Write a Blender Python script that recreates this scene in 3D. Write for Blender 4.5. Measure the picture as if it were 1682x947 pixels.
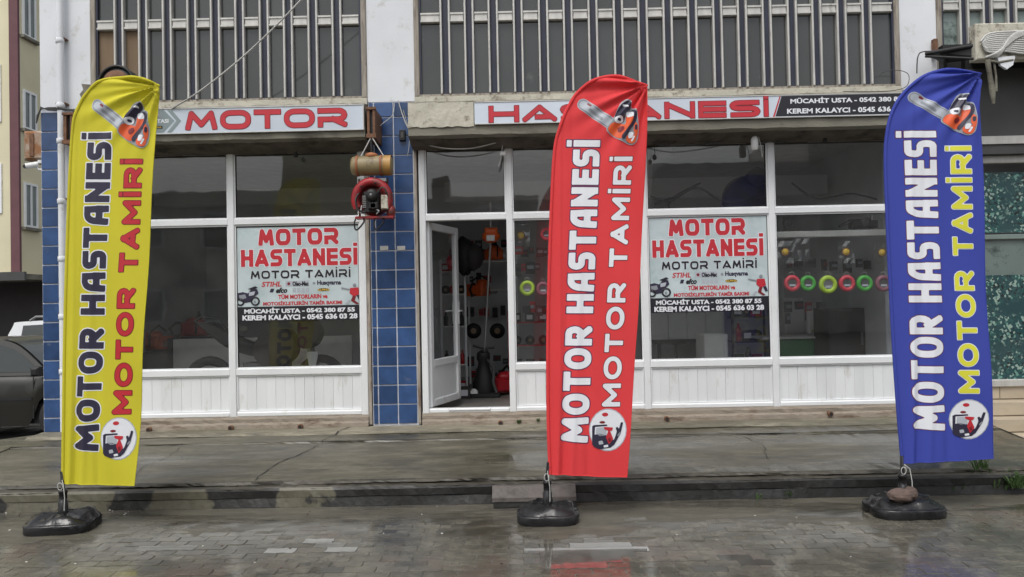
import bpy, bmesh, math, random
import numpy as np
from mathutils import Vector, Matrix
random.seed(7); rs = np.random.RandomState(5)
for o in list(bpy.data.objects): bpy.data.objects.remove(o)
S = bpy.context.scene; C = S.collection
rad = math.radians
# ------------------------------------------------------------------ camera
F = 1308.; TH = rad(1.0); PS = .008; RO = .0205; CP = Vector((0, -8.3, 1.6))
FW = Vector((-math.sin(PS)*math.cos(TH), math.cos(PS)*math.cos(TH), math.sin(TH)))
r0 = Vector((math.cos(PS), math.sin(PS), 0)); u0 = r0.cross(FW)
RX = r0*math.cos(RO) - u0*math.sin(RO); UX = u0*math.cos(RO) + r0*math.sin(RO)
cd = bpy.data.cameras.new('camera'); cam = bpy.data.objects.new('camera', cd); C.objects.link(cam)
cd.sensor_width = 36; cd.lens = 36*F/1682; cd.clip_end = 2000; cd.clip_start = .05
m3 = Matrix((RX, UX, -FW)).transposed(); cam.matrix_world = Matrix.Translation(CP) @ m3.to_4x4()
S.camera = cam
def at(px, py, Y=0., Z=None):
    d = FW*F + RX*(px-841) + UX*(473.5-py)
    t = (Y-CP.y)/d.y if Z is None else (Z-CP.z)/d.z
    return CP + d*t
# ------------------------------------------------------------------ world and sun
W = bpy.data.worlds.new('World'); S.world = W; W.use_nodes = True
nt = W.node_tree; nt.nodes.clear()
sk = nt.nodes.new('ShaderNodeTexSky'); sk.sky_type = 'NISHITA'; sk.sun_disc = False
sk.sun_elevation = rad(58); sk.sun_rotation = rad(200); sk.air_density = 1.2; sk.dust_density = 4
hs = nt.nodes.new('ShaderNodeHueSaturation'); hs.inputs['Saturation'].default_value = .22
bg = nt.nodes.new('ShaderNodeBackground'); bg.inputs[1].default_value = .125
wo = nt.nodes.new('ShaderNodeOutputWorld')
nt.links.new(sk.outputs[0], hs.inputs['Color']); nt.links.new(hs.outputs[0], bg.inputs[0]); nt.links.new(bg.outputs[0], wo.inputs[0])
sl = bpy.data.lights.new('sun', 'SUN'); sl.energy = .8; sl.angle = rad(24); sl.color = (1, .97, .93)
so = bpy.data.objects.new('sun', sl); C.objects.link(so)
el, az = rad(58), rad(200)      # towards the sun: behind the camera, a little to the left
sd = Vector((math.sin(az)*math.cos(el), math.cos(az)*math.cos(el), math.sin(el)))
so.rotation_euler = sd.to_track_quat('Z', 'Y').to_euler()
S.view_settings.view_transform = 'Standard'; S.view_settings.look = 'None'; S.view_settings.exposure = 0.5; S.view_settings.gamma = 1
try:
    S.cycles.max_bounces = 8; S.cycles.transparent_max_bounces = 12
except Exception: pass
# ------------------------------------------------------------------ materials
def srgb(r, g, b):
    f = lambda c: (c/255/12.92 if c/255 <= .04045 else ((c/255+.055)/1.055)**2.4)
    return (f(r), f(g), f(b))
MATS = {}
def nodes(name):
    m = bpy.data.materials.new(name); m.use_nodes = True; MATS[name] = m
    n = m.node_tree.nodes; b = n['Principled BSDF']; return m, n, m.node_tree.links, b
def pm(name, col, rough=.6, var=.12, scale=6., dirt=None, damt=.0, dscale=2.5, bump=0., bscale=40., metal=0., rnd=0., stretch=(1,1,1), rvar=0., spec=.5, coat=0., trans=0.):
    """procedural paint/stone/metal: world-space mottling, a dirt colour in patches, fine relief, per-piece variation"""
    m, n, L, b = nodes(name)
    geo = n.new('ShaderNodeNewGeometry'); mp = n.new('ShaderNodeMapping'); mp.inputs['Scale'].default_value = stretch
    L.new(geo.outputs['Position'], mp.inputs['Vector'])
    nz = n.new('ShaderNodeTexNoise'); nz.inputs['Scale'].default_value = scale; nz.inputs['Detail'].default_value = 6
    L.new(mp.outputs[0], nz.inputs['Vector'])
    mr = n.new('ShaderNodeMapRange'); mr.inputs[1].default_value = .3; mr.inputs[2].default_value = .7
    mr.inputs[3].default_value = 1-var; mr.inputs[4].default_value = 1+var; L.new(nz.outputs[0], mr.inputs[0])
    mul = n.new('ShaderNodeVectorMath'); mul.operation = 'SCALE'; mul.inputs[0].default_value = col; L.new(mr.outputs[0], mul.inputs['Scale'])
    out = mul.outputs[0]
    if rnd:
        oi = n.new('ShaderNodeObjectInfo'); m2 = n.new('ShaderNodeMapRange'); m2.inputs[3].default_value = 1-rnd; m2.inputs[4].default_value = 1+rnd
        L.new(oi.outputs['Random'], m2.inputs[0]); v2 = n.new('ShaderNodeVectorMath'); v2.operation = 'SCALE'
        L.new(out, v2.inputs[0]); L.new(m2.outputs[0], v2.inputs['Scale']); out = v2.outputs[0]
    if dirt:
        n2 = n.new('ShaderNodeTexNoise'); n2.inputs['Scale'].default_value = dscale; n2.inputs['Detail'].default_value = 9; n2.inputs['Roughness'].default_value = .7
        L.new(mp.outputs[0], n2.inputs['Vector'])
        r2 = n.new('ShaderNodeMapRange'); r2.inputs[1].default_value = .72-damt*.45; r2.inputs[2].default_value = .86-damt*.4; L.new(n2.outputs[0], r2.inputs[0])
        mx = n.new('ShaderNodeMixRGB'); mx.inputs[2].default_value = (*dirt, 1); L.new(out, mx.inputs[1]); L.new(r2.outputs[0], mx.inputs[0]); out = mx.outputs[0]
    L.new(out, b.inputs['Base Color'])
    b.inputs['Metallic'].default_value = metal; b.inputs['Specular IOR Level'].default_value = spec
    if coat: b.inputs['Coat Weight'].default_value = coat
    if rvar:
        r3 = n.new('ShaderNodeMapRange'); r3.inputs[1].default_value = .35; r3.inputs[2].default_value = .65; r3.inputs[3].default_value = max(0, rough-rvar); r3.inputs[4].default_value = rough+rvar
        L.new(nz.outputs[0], r3.inputs[0]); L.new(r3.outputs[0], b.inputs['Roughness'])
    else: b.inputs['Roughness'].default_value = rough
    if bump:
        n4 = n.new('ShaderNodeTexNoise'); n4.inputs['Scale'].default_value = bscale; n4.inputs['Detail'].default_value = 5; L.new(mp.outputs[0], n4.inputs['Vector'])
        bp = n.new('ShaderNodeBump'); bp.inputs['Strength'].default_value = bump; bp.inputs['Distance'].default_value = .01
        L.new(n4.outputs[0], bp.inputs['Height']); L.new(bp.outputs[0], b.inputs['Normal'])
    if trans:
        tr = n.new('ShaderNodeBsdfTranslucent'); L.new(out, tr.inputs[0]); ms = n.new('ShaderNodeMixShader'); ms.inputs[0].default_value = trans
        o = n['Material Output']; L.new(b.outputs[0], ms.inputs[1]); L.new(tr.outputs[0], ms.inputs[2]); L.new(ms.outputs[0], o.inputs[0])
    return m
def glass(name, tint, r0=.095, wav=.0012):
    m, n, L, b = nodes(name); o = n['Material Output']; n.remove(b)
    # Schlick reflectance of a double-glazed unit, the same from either side
    g0 = n.new('ShaderNodeNewGeometry'); dt = n.new('ShaderNodeVectorMath'); dt.operation = 'DOT_PRODUCT'; L.new(g0.outputs['Normal'], dt.inputs[0]); L.new(g0.outputs['Incoming'], dt.inputs[1])
    def mth(op, a, b_=None):
        x = n.new('ShaderNodeMath'); x.operation = op
        for k, q in enumerate((a, b_)):
            if q is None: continue
            if isinstance(q, (int, float)): x.inputs[k].default_value = q
            else: L.new(q, x.inputs[k])
        return x
    ab = mth('ABSOLUTE', dt.outputs['Value']); om = mth('SUBTRACT', 1., ab.outputs[0]); p5 = mth('POWER', om.outputs[0], 5.); ml = mth('MULTIPLY', p5.outputs[0], 1-r0); fr = mth('ADD', ml.outputs[0], r0)
    t = n.new('ShaderNodeBsdfTransparent'); t.inputs[0].default_value = (*tint, 1)
    g = n.new('ShaderNodeBsdfGlossy'); g.inputs['Roughness'].default_value = .02
    geo = n.new('ShaderNodeNewGeometry'); nz = n.new('ShaderNodeTexNoise'); nz.inputs['Scale'].default_value = 1.7
    L.new(geo.outputs['Position'], nz.inputs['Vector']); bp = n.new('ShaderNodeBump'); bp.inputs['Strength'].default_value = 1; bp.inputs['Distance'].default_value = wav
    L.new(nz.outputs[0], bp.inputs['Height']); L.new(bp.outputs[0], g.inputs['Normal'])
    # thin film of dust: a little diffuse grey, raised to lighten the panes
    d = n.new('ShaderNodeBsdfDiffuse'); d.inputs[0].default_value = (.32, .32, .31, 1)
    n2 = n.new('ShaderNodeTexNoise'); n2.inputs['Scale'].default_value = 3; n2.inputs['Detail'].default_value = 8; L.new(geo.outputs['Position'], n2.inputs['Vector'])
    mr = n.new('ShaderNodeMapRange'); mr.inputs[1].default_value = .35; mr.inputs[2].default_value = .75; mr.inputs[3].default_value = .02; mr.inputs[4].default_value = .085; L.new(n2.outputs[0], mr.inputs[0])
    m0 = n.new('ShaderNodeMixShader'); L.new(mr.outputs[0], m0.inputs[0]); L.new(t.outputs[0], m0.inputs[1]); L.new(d.outputs[0], m0.inputs[2])
    m1 = n.new('ShaderNodeMixShader'); L.new(fr.outputs[0], m1.inputs[0]); L.new(m0.outputs[0], m1.inputs[1]); L.new(g.outputs[0], m1.inputs[2]); L.new(m1.outputs[0], o.inputs[0])
    return m
M = {}
M['pvc'] = pm('white_pvc', (.76,.78,.79), .35, .05, 3, dirt=(.48,.46,.41), damt=.24, dscale=7)
M['slat'] = pm('white_slat', (.75,.77,.78), .4, .06, 3, dirt=(.50,.48,.43), damt=.34, dscale=4, rnd=.04, stretch=(1,1,.35))
M['render'] = pm('white_render', (.68,.70,.73), .85, .08, 1.2, dirt=(.48,.47,.44), damt=.36, dscale=4.5, bump=.15)
M['ramp'] = pm('ramp_concrete', (.095,.083,.076), .6, .3, 9, dirt=(.04,.036,.03), damt=.35, dscale=7, bump=.6)
M['conc'] = pm('old_concrete', (.19,.18,.145), .85, .25, 3, dirt=(.07,.06,.045), damt=.45, dscale=2.4, bump=.5, stretch=(.6,1,1.6))
M['peel'] = pm('peeling_concrete', (.50,.48,.40), .9, .12, 5, dirt=(.14,.11,.08), damt=.42, dscale=9, bump=.5)
M['soffit'] = pm('dark_soffit', (.10,.085,.065), .9, .35, 5, dirt=(.03,.025,.02), damt=.5, dscale=4, bump=.4)  # undersides darker than the ledge fronts, mottled at random
M['plinth'] = pm('rusty_plinth', (.30,.26,.21), .9, .2, 5, dirt=(.15,.11,.08), damt=.5, dscale=5, bump=.5, stretch=(.7,1,2))
M['tile'] = pm('blue_tile', srgb(50,76,118), .22, .2, 7, dirt=(.17,.19,.24), damt=.22, dscale=9, rnd=.26, bump=.05, bscale=12)
M['grout'] = pm('tile_grout', (.58,.61,.68), .9, .2, 8)
M['alu'] = pm('grey_aluminium', (.52,.51,.48), .42, .12, 8, dirt=(.22,.20,.17), damt=.28, dscale=7, metal=.2, stretch=(2,1,.5))
M['navy'] = pm('navy_recess', (.024,.028,.050), .6, .25, 8, dirt=(.015,.015,.02), damt=.3, stretch=(2,1,.5))
M['woodfr'] = pm('weathered_frame', (.30,.27,.23), .85, .3, 9, dirt=(.10,.07,.05), damt=.45, dscale=6, bump=.4, stretch=(3,1,.35))
M['rustfr'] = pm('rusty_frame', (.36,.32,.27), .85, .3, 9, dirt=(.12,.05,.025), damt=.45, dscale=5, bump=.3, stretch=(3,1,.5))
M['gasket'] = pm('black_gasket', (.015,.015,.015), .7)
M['glass'] = glass('shop_glass', (.92,.94,.94))
M['darkpane'] = pm('dark_upper_glass', (.052,.055,.055), .07, .16, 1.3, dirt=(.12,.125,.125), damt=.22, dscale=2.2, rnd=.16, spec=.55)
M['palepane'] = pm('pale_upper_glass', (.20,.25,.235), .15, .12, 2.5, dirt=(.02,.035,.028), damt=.42, dscale=5.5, rnd=.1)  # dark patches drawn as plant silhouettes in the panes
M['ply'] = pm('plywood_board', (.18,.125,.075), .8, .15, 3, stretch=(3,1,.5))
M['banner'] = pm('banner_white', (.56,.62,.70), .4, .10, 1.6, dirt=(.40,.50,.58), damt=.2, dscale=1.5)
M['poster'] = pm('poster_sheet', (.50,.58,.60), .4, .14, 3.2, dirt=(.36,.47,.48), damt=.45, dscale=3)
M['txred'] = pm('print_red', srgb(188,42,54), .45, .04)
M['txdred'] = pm('print_dark_red', srgb(120,28,36), .45, .04)
M['txblk'] = pm('print_black', (.012,.012,.018), .45, .04)
M['txwht'] = pm('print_white', (.74,.76,.80), .45, .03)
M['txgrey'] = pm('print_grey', (.25,.27,.30), .45, .05)
M['txlgrey'] = pm('print_light_grey', (.42,.45,.50), .45, .05)
M['txorg'] = pm('print_orange', srgb(222,92,48), .45, .08)
M['txnavy'] = pm('print_navy', srgb(44,40,62), .45, .05)
M['txyel'] = pm('print_yellow', srgb(214,212,62), .5, .05)
M['txgold'] = pm('print_gold', srgb(205,170,60), .5, .05)
M['chevgrey'] = pm('print_chevron', (.22,.27,.28), .45, .05)
M['txpurple'] = pm('print_plum', srgb(92,38,78), .5, .05)
M['yellow'] = pm('yellow_cloth', srgb(214,205,52), .8, .035, 2.5, trans=.22, bump=.06, bscale=240)
M['red'] = pm('red_cloth', srgb(232,66,70), .8, .035, 2.5, trans=.22, bump=.06, bscale=240)
M['blue'] = pm('blue_cloth', srgb(62,76,172), .8, .035, 2.5, trans=.22, bump=.06, bscale=240)
M['blackpl'] = pm('black_plastic', (.011,.011,.012), .26, .3, 6, dirt=(.035,.032,.028), damt=.2, bump=.7, bscale=14, rvar=.12)
M['black'] = pm('matt_black', (.012,.012,.013), .55, .2)
M['rope'] = pm('white_rope', (.5,.5,.48), .8)
M['stone'] = pm('red_stone', (.105,.072,.060), .8, .35, 14, dirt=(.24,.20,.17), damt=.4, bump=.8, bscale=25)
M['rustbr'] = pm('brown_rust', (.16,.08,.045), .85, .35, 12, dirt=(.06,.03,.02), damt=.4, bump=.4)
M['cable'] = pm('pale_cable', (.42,.42,.40), .6, .2)
M['dkcable'] = pm('dark_cable', (.05,.05,.05), .6, .2)
M['beige'] = pm('beige_render', (.66,.61,.43), .9, .08, .6, dirt=(.45,.42,.30), damt=.2, dscale=.5, bump=.1)
M['pinkgrey'] = pm('grey_render', (.50,.47,.47), .9, .08, .8)
M['maroon'] = pm('maroon_paint', (.13,.055,.065), .7, .1, 3)
M['winfar'] = pm('far_window_glass', (.13,.16,.16), .12, .2, 2)
M['curtain'] = pm('pale_curtain', (.42,.46,.46), .8, .15, 3, stretch=(1,4,.2))
M['greycar'] = pm('grey_car_paint', (.020,.0195,.016), .34, .05, 2, metal=.1, coat=.25, dirt=(.09,.085,.07), damt=.1)
M['whitecar'] = pm('white_car_paint', (.60,.62,.63), .3, .04, 2, coat=.4)
M['carglass'] = pm('car_glass', (.02,.027,.026), .06, .1)
M['rubber'] = pm('tyre_rubber', (.02,.02,.02), .8, .1)
M['rim'] = pm('wheel_rim', (.30,.30,.30), .35, .1, metal=.6)
M['inwall'] = pm('interior_wall', (.56,.57,.58), .85, .1, 1.5)
M['infloor'] = pm('interior_floor', (.20,.19,.175), .4, .2, 3)
M['inceil'] = pm('interior_ceiling', (.6,.6,.58), .9, .1)
M['shelf'] = pm('shelf_board', (.66,.66,.63), .6, .1)
M['redsteel'] = pm('red_steel', srgb(168,26,38), .4, .1)
M['orange'] = pm('orange_plastic', srgb(214,92,30), .4, .1)
M['greenpl'] = pm('green_plastic', srgb(40,120,70), .4, .1)
M['lime'] = pm('lime_line', srgb(168,198,58), .45, .1)
M['green2'] = pm('green_line', srgb(72,165,64), .45, .1)
M['pinkred'] = pm('pink_red_line', srgb(200,62,78), .45, .1)
M['mauve'] = pm('mauve_line', srgb(130,80,95), .5, .1)
M['steel'] = pm('steel', (.35,.35,.35), .3, .1, metal=.8)
M['khaki'] = pm('khaki_tank', (.235,.185,.095), .5, .2, 8, dirt=(.10,.06,.03), damt=.45, dscale=9)
M['redpaint'] = pm('worn_red_paint', srgb(146,28,34), .5, .25, 8, dirt=(.045,.025,.018), damt=.52, dscale=7)
M['carton'] = pm('cardboard', (.30,.23,.15), .9, .1)
M['bag'] = pm('clear_bag', (.40,.40,.40), .25, .3, 20)
M['leaf'] = pm('weed_leaf', (.055,.105,.028), .7, .4, 30, trans=.2)
M['moss'] = pm('moss', (.06,.085,.02), .95, .4, 30)
M['trav'] = pm('travertine', (.46,.39,.29), .6, .12, 4, dirt=(.34,.27,.19), damt=.35, dscale=5, rnd=.08, stretch=(.6,1,2))
M['dkpanel'] = pm('dark_grey_panel', (.062,.062,.062), .6, .15, 3)
M['asphalt'] = pm('asphalt', (.06,.058,.054), .7, .25, 4, dirt=(.10,.095,.085), damt=.3, bump=.4, rvar=.25)
M['farwall'] = pm('opposite_render', (.42,.41,.38), .9, .1, .5)
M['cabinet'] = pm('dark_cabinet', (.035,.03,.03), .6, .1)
M['whitebox'] = pm('white_enamel', (.74,.75,.74), .4, .05)
M['grout2'] = pm('sandy_joint', (.078,.074,.063), .7, .2, 10)
M['litter'] = pm('litter_paper', (.55,.54,.50), .8, .2)
def mat_print(name):
    m, n, L, b = nodes(name)      # printed circuit-board picture
    geo = n.new('ShaderNodeNewGeometry'); mp = n.new('ShaderNodeMapping'); mp.inputs['Rotation'].default_value = (0, .5, 0); L.new(geo.outputs['Position'], mp.inputs[0])
    v = n.new('ShaderNodeTexVoronoi'); v.distance = 'CHEBYCHEV'; v.inputs['Scale'].default_value = 46; v.inputs['Randomness'].default_value = .7; L.new(mp.outputs[0], v.inputs['Vector'])
    nz = n.new('ShaderNodeTexNoise'); nz.inputs['Scale'].default_value = 2.6; L.new(geo.outputs['Position'], nz.inputs['Vector'])
    cr = n.new('ShaderNodeValToRGB'); e = cr.color_ramp; e.interpolation = 'CONSTANT'
    e.elements[0].color = (.015,.075,.085,1); e.elements[1].position = .52; e.elements[1].color = (.03,.13,.12,1)
    for p, c in ((.72,(.42,.55,.47,1)), (.84,(.008,.018,.018,1)), (.93,(.2,.4,.33,1))):
        k = e.elements.new(p); k.color = c
    sp = n.new('ShaderNodeSeparateColor'); L.new(v.outputs['Color'], sp.inputs[0]); L.new(sp.outputs[0], cr.inputs[0])
    mx = n.new('ShaderNodeMixRGB'); mx.inputs[2].default_value = (.02,.075,.085,1)
    mr = n.new('ShaderNodeMapRange'); mr.inputs[1].default_value = .5; mr.inputs[2].default_value = .62; L.new(nz.outputs[0], mr.inputs[0]); L.new(mr.outputs[0], mx.inputs[0])
    L.new(cr.outputs[0], mx.inputs[1]); L.new(mx.outputs[0], b.inputs['Base Color']); b.inputs['Roughness'].default_value = .25
    return m
M['pcb'] = mat_print('circuit_picture')
def wet(name, col, dark, puddle=True, scale=.9, red=None, rnd=.0, rough=.5, bump=.25, moss=None, lo=.10, thr=(.46,.56), streak=(1,1,1)):
    """wet masonry: drier and wetter areas (colour and gloss), optional reddish pieces"""
    m, n, L, b = nodes(name); geo = n.new('ShaderNodeNewGeometry')
    mp = n.new('ShaderNodeMapping'); mp.inputs['Scale'].default_value = streak; L.new(geo.outputs['Position'], mp.inputs[0])
    def noise(s, d=6, r=.6):
        x = n.new('ShaderNodeTexNoise'); x.inputs['Scale'].default_value = s; x.inputs['Detail'].default_value = d; x.inputs['Roughness'].default_value = r; L.new(mp.outputs[0], x.inputs['Vector']); return x.outputs[0]
    def rng(src, a, bb, c, d):
        x = n.new('ShaderNodeMapRange'); x.inputs[1].default_value = a; x.inputs[2].default_value = bb; x.inputs[3].default_value = c; x.inputs[4].default_value = d; L.new(src, x.inputs[0]); return x.outputs[0]
    def mix(f, a, bb):
        x = n.new('ShaderNodeMixRGB'); L.new(f, x.inputs[0])
        for k, q in ((1, a), (2, bb)):
            if isinstance(q, tuple): x.inputs[k].default_value = (*q, 1)
            else: L.new(q, x.inputs[k])
        return x.outputs[0]
    big = noise(scale, 5, .55); fine = noise(14, 8, .65)
    w = rng(big, thr[0], thr[1], 0, 1)
    c = mix(w, col, dark)
    c = mix(rng(fine, .40, .70, 0, .45), c, tuple(x*.42 for x in col)); c = mix(rng(noise(5.5, 9, .75), .48, .64, 0, .6), c, tuple(min(1,x*1.7) for x in col)); c = mix(rng(noise(2.2, 9, .8), .52, .60, 0, .55), c, tuple(x*.5 for x in dark))
    if red:
        oi = n.new('ShaderNodeObjectInfo'); c = mix(rng(noise(1.6, 2), .54, .64, 0, .6), c, red)
        if rnd:
            v = n.new('ShaderNodeVectorMath'); v.operation = 'SCALE'; L.new(c, v.inputs[0]); L.new(rng(oi.outputs['Random'], 0, 1, 1-rnd, 1+rnd), v.inputs['Scale']); c = v.outputs[0]
    if moss: c = mix(rng(noise(1.7, 7), .52, .68, 0, .7), c, moss)
    L.new(c, b.inputs['Base Color'])
    L.new(rng(w, 0, 1, rough, lo), b.inputs['Roughness'])
    bp = n.new('ShaderNodeBump'); bp.inputs['Distance'].default_value = .008; L.new(rng(w, 0, 1, bump, bump*.12), bp.inputs['Strength']); L.new(fine, bp.inputs['Height']); L.new(bp.outputs[0], b.inputs['Normal'])
    b.inputs['Coat Weight'].default_value = .0
    return m
M['paver'] = wet('wet_paver', (.122,.115,.092), (.085,.080,.064), scale=.6, red=(.115,.088,.072), rnd=.14, rough=.30, lo=.08, thr=(.36,.54), bump=.5)
M['gutter'] = wet('wet_gutter', (.098,.091,.071), (.064,.059,.046), scale=1.1, rough=.45, lo=.12, bump=.3, streak=(.5,2,1))
M['apron'] = wet('damp_platform', (.112,.103,.076), (.050,.047,.034), scale=.8, rough=.55, lo=.13, bump=.7, moss=(.052,.050,.026), streak=(.45,1.8,1), thr=(.38,.6))
M['apron2'] = wet('dry_platform', (.225,.205,.155), (.13,.12,.088), scale=1.4, rough=.8, lo=.5, bump=.6, moss=(.12,.115,.075), streak=(.5,1.5,1))
M['kerb'] = pm('wet_kerb_face', (.015,.0145,.0125), .4, .35, 7, dirt=(.13,.122,.095), damt=.5, dscale=1.3, bump=.6, bscale=30, rvar=.15, stretch=(.8,1,2.2))
def kerb_mat():
    m, n, L, b = nodes('blackened_kerb'); geo = n.new('ShaderNodeNewGeometry'); mp = n.new('ShaderNodeMapping'); mp.inputs['Scale'].default_value = (1,1,.9); L.new(geo.outputs['Position'], mp.inputs[0])
    nz = n.new('ShaderNodeTexNoise'); nz.inputs['Scale'].default_value = 1.5; nz.inputs['Detail'].default_value = 7; nz.inputs['Roughness'].default_value = .5; L.new(mp.outputs[0], nz.inputs['Vector'])
    sx = n.new('ShaderNodeSeparateXYZ'); L.new(geo.outputs['Position'], sx.inputs[0])
    r = n.new('ShaderNodeMapRange'); r.inputs[1].default_value = -3.2; r.inputs[2].default_value = .2; r.inputs[3].default_value = .06; r.inputs[4].default_value = -.17; L.new(sx.outputs[0], r.inputs[0])   # the black coat has worn off towards the left
    a = n.new('ShaderNodeMath'); a.operation = 'ADD'; L.new(nz.outputs[0], a.inputs[0]); L.new(r.outputs[0], a.inputs[1])
    t = n.new('ShaderNodeMapRange'); t.inputs[1].default_value = .515; t.inputs[2].default_value = .535; L.new(a.outputs[0], t.inputs[0])
    f = n.new('ShaderNodeTexNoise'); f.inputs['Scale'].default_value = 22; f.inputs['Detail'].default_value = 8; L.new(mp.outputs[0], f.inputs['Vector'])
    def ramp(c0, c1):
        x = n.new('ShaderNodeMixRGB'); x.inputs[1].default_value = (*c0,1); x.inputs[2].default_value = (*c1,1); L.new(f.outputs[0], x.inputs[0]); return x.outputs[0]
    mx = n.new('ShaderNodeMixRGB'); L.new(t.outputs[0], mx.inputs[0]); L.new(ramp((.005,.005,.0045),(.017,.0165,.015)), mx.inputs[1]); L.new(ramp((.06,.055,.036),(.13,.12,.085)), mx.inputs[2]); L.new(mx.outputs[0], b.inputs['Base Color'])
    b.inputs['Roughness'].default_value = .45; bp = n.new('ShaderNodeBump'); bp.inputs['Strength'].default_value = .6; bp.inputs['Distance'].default_value = .008; L.new(f.outputs[0], bp.inputs['Height']); L.new(bp.outputs[0], b.inputs['Normal']); return m
M['kerb'] = kerb_mat()
M['kerb2'] = pm('kerb_lip', (.060,.055,.043), .5, .4, 8, dirt=(.02,.019,.016), damt=.42, dscale=5, bump=1., bscale=30, stretch=(.6,1,1))
# ------------------------------------------------------------------ mesh helpers
def wloc(o):
    v = Vector((0,0,0))
    while o: v += o.location; o = o.parent
    return v
def tag(o, label=None, cat=None, group=None, kind=None):
    if label: o['label'] = label
    if cat: o['category'] = cat
    if group: o['group'] = group
    if kind: o['kind'] = kind
    return o
def thing(name, label, cat, loc=(0,0,0), group=None):
    o = bpy.data.objects.new(name, None); C.objects.link(o); o.location = loc; o.empty_display_size = .1
    return tag(o, label, cat, group)
class MB:
    def __init__(s): s.v = []; s.f = []; s.m = []; s.mats = []; s.sm = []
    def mi(s, m):
        if isinstance(m, str): m = M[m]
        if m not in s.mats: s.mats.append(m)
        return s.mats.index(m)
    def add(s, vs, fs, m, smooth=False):
        k = len(s.v); s.v += [tuple(x) for x in vs]; i = s.mi(m)
        for f in fs: s.f.append(tuple(k+j for j in f)); s.m.append(i); s.sm.append(smooth)
        return s
    def box(s, x0, x1, y0, y1, z0, z1, m, ch=0):
        if x0 > x1: x0, x1 = x1, x0
        if y0 > y1: y0, y1 = y1, y0
        if z0 > z1: z0, z1 = z1, z0
        if not ch:
            vs = [(x,y,z) for z in (z0,z1) for y in (y0,y1) for x in (x0,x1)]
            return s.add(vs, [(0,2,3,1),(4,5,7,6),(0,1,5,4),(2,6,7,3),(0,4,6,2),(1,3,7,5)], m)
        c = ch   # front (y0) edges chamfered
        vs = [(x0,y1,z0),(x1,y1,z0),(x1,y1,z1),(x0,y1,z1),(x0,y0+c,z0),(x1,y0+c,z0),(x1,y0+c,z1),(x0,y0+c,z1),(x0+c,y0,z0+c),(x1-c,y0,z0+c),(x1-c,y0,z1-c),(x0+c,y0,z1-c)]
        return s.add(vs, [(0,3,2,1),(0,1,5,4),(1,2,6,5),(2,3,7,6),(3,0,4,7),(4,5,9,8),(5,6,10,9),(6,7,11,10),(7,4,8,11),(8,9,10,11)], m)
    def prism(s, prof, x0, x1, m, axis='x', smooth=False):
        n = len(prof)
        P = (lambda t,a,b: (t,a,b)) if axis == 'x' else ((lambda t,a,b: (a,t,b)) if axis == 'y' else (lambda t,a,b: (a,b,t)))
        vs = [P(x0,a,b) for a,b in prof]+[P(x1,a,b) for a,b in prof]
        s.add(vs, [(i,(i+1)%n,n+(i+1)%n,n+i) for i in range(n)], m, smooth)
        s.add(vs, [tuple(range(n))[::-1], tuple(range(n,2*n))], m); return s
    def tube(s, pts, r, m, n=8, closed=False):
        pts = [Vector(p) for p in pts]; k = len(pts); rr = r if isinstance(r, (list,tuple)) else [r]*k
        vs = []; a0 = None
        for i, p in enumerate(pts):
            if closed: d = pts[(i+1)%k]-pts[i-1]
            else: d = pts[min(i+1,k-1)]-pts[max(i-1,0)]
            d.normalize()
            if a0 is None: a0 = d.orthogonal().normalized()
            a0 = (a0 - d*a0.dot(d)).normalized(); b0 = d.cross(a0)
            vs += [p + (a0*math.cos(2*math.pi*j/n)+b0*math.sin(2*math.pi*j/n))*rr[i] for j in range(n)]
        fs = [(i*n+j, i*n+(j+1)%n, ((i+1)%k)*n+(j+1)%n, ((i+1)%k)*n+j) for i in range(k if closed else k-1) for j in range(n)]
        s.add(vs, fs, m, True)
        if not closed: s.add(vs, [tuple(range(n))[::-1], tuple(range((k-1)*n, k*n))], m)
        return s
    def lathe(s, c, prof, m, n=20, axis='z', sx=1, sy=1, cap=True):
        vs = []; c = Vector(c)
        for r, h in prof:
            for j in range(n):
                a = 2*math.pi*j/n; p = (r*math.cos(a)*sx, r*math.sin(a)*sy, h)
                if axis == 'y': p = (p[0], p[2], p[1])
                if axis == 'x': p = (p[2], p[0], p[1])
                vs.append(c+Vector(p))
        k = len(prof)
        s.add(vs, [(i*n+j, i*n+(j+1)%n, (i+1)*n+(j+1)%n, (i+1)*n+j) for i in range(k-1) for j in range(n)], m, True)
        if cap: s.add(vs, [tuple(range(n))[::-1], tuple(range((k-1)*n, k*n))], m)
        return s
    def torus(s, c, R, r, m, axis='y', n=20, k=8, sz=1.):
        c = Vector(c); pts = []
        for i in range(n):
            a = 2*math.pi*i/n
            pts.append(c + Vector((R*math.cos(a), 0, R*sz*math.sin(a)) if axis == 'y' else (R*math.cos(a), R*math.sin(a), 0) if axis == 'z' else (0, R*math.cos(a), R*math.sin(a))))
        return s.tube(pts, r, m, k, True)
    def blob(s, c, rx, ry, rz, m, n=10, k=7, jit=0.):
        vs = []; c = Vector(c)
        for i in range(k+1):
            t = math.pi*i/k
            for j in range(n):
                a = 2*math.pi*j/n; q = 1+random.uniform(-jit, jit)
                vs.append(c+Vector((rx*math.sin(t)*math.cos(a)*q, ry*math.sin(t)*math.sin(a)*q, rz*math.cos(t)*q)))
        return s.add(vs, [(i*n+j, (i+1)*n+j, (i+1)*n+(j+1)%n, i*n+(j+1)%n) for i in range(k) for j in range(n)], m, True)
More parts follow.
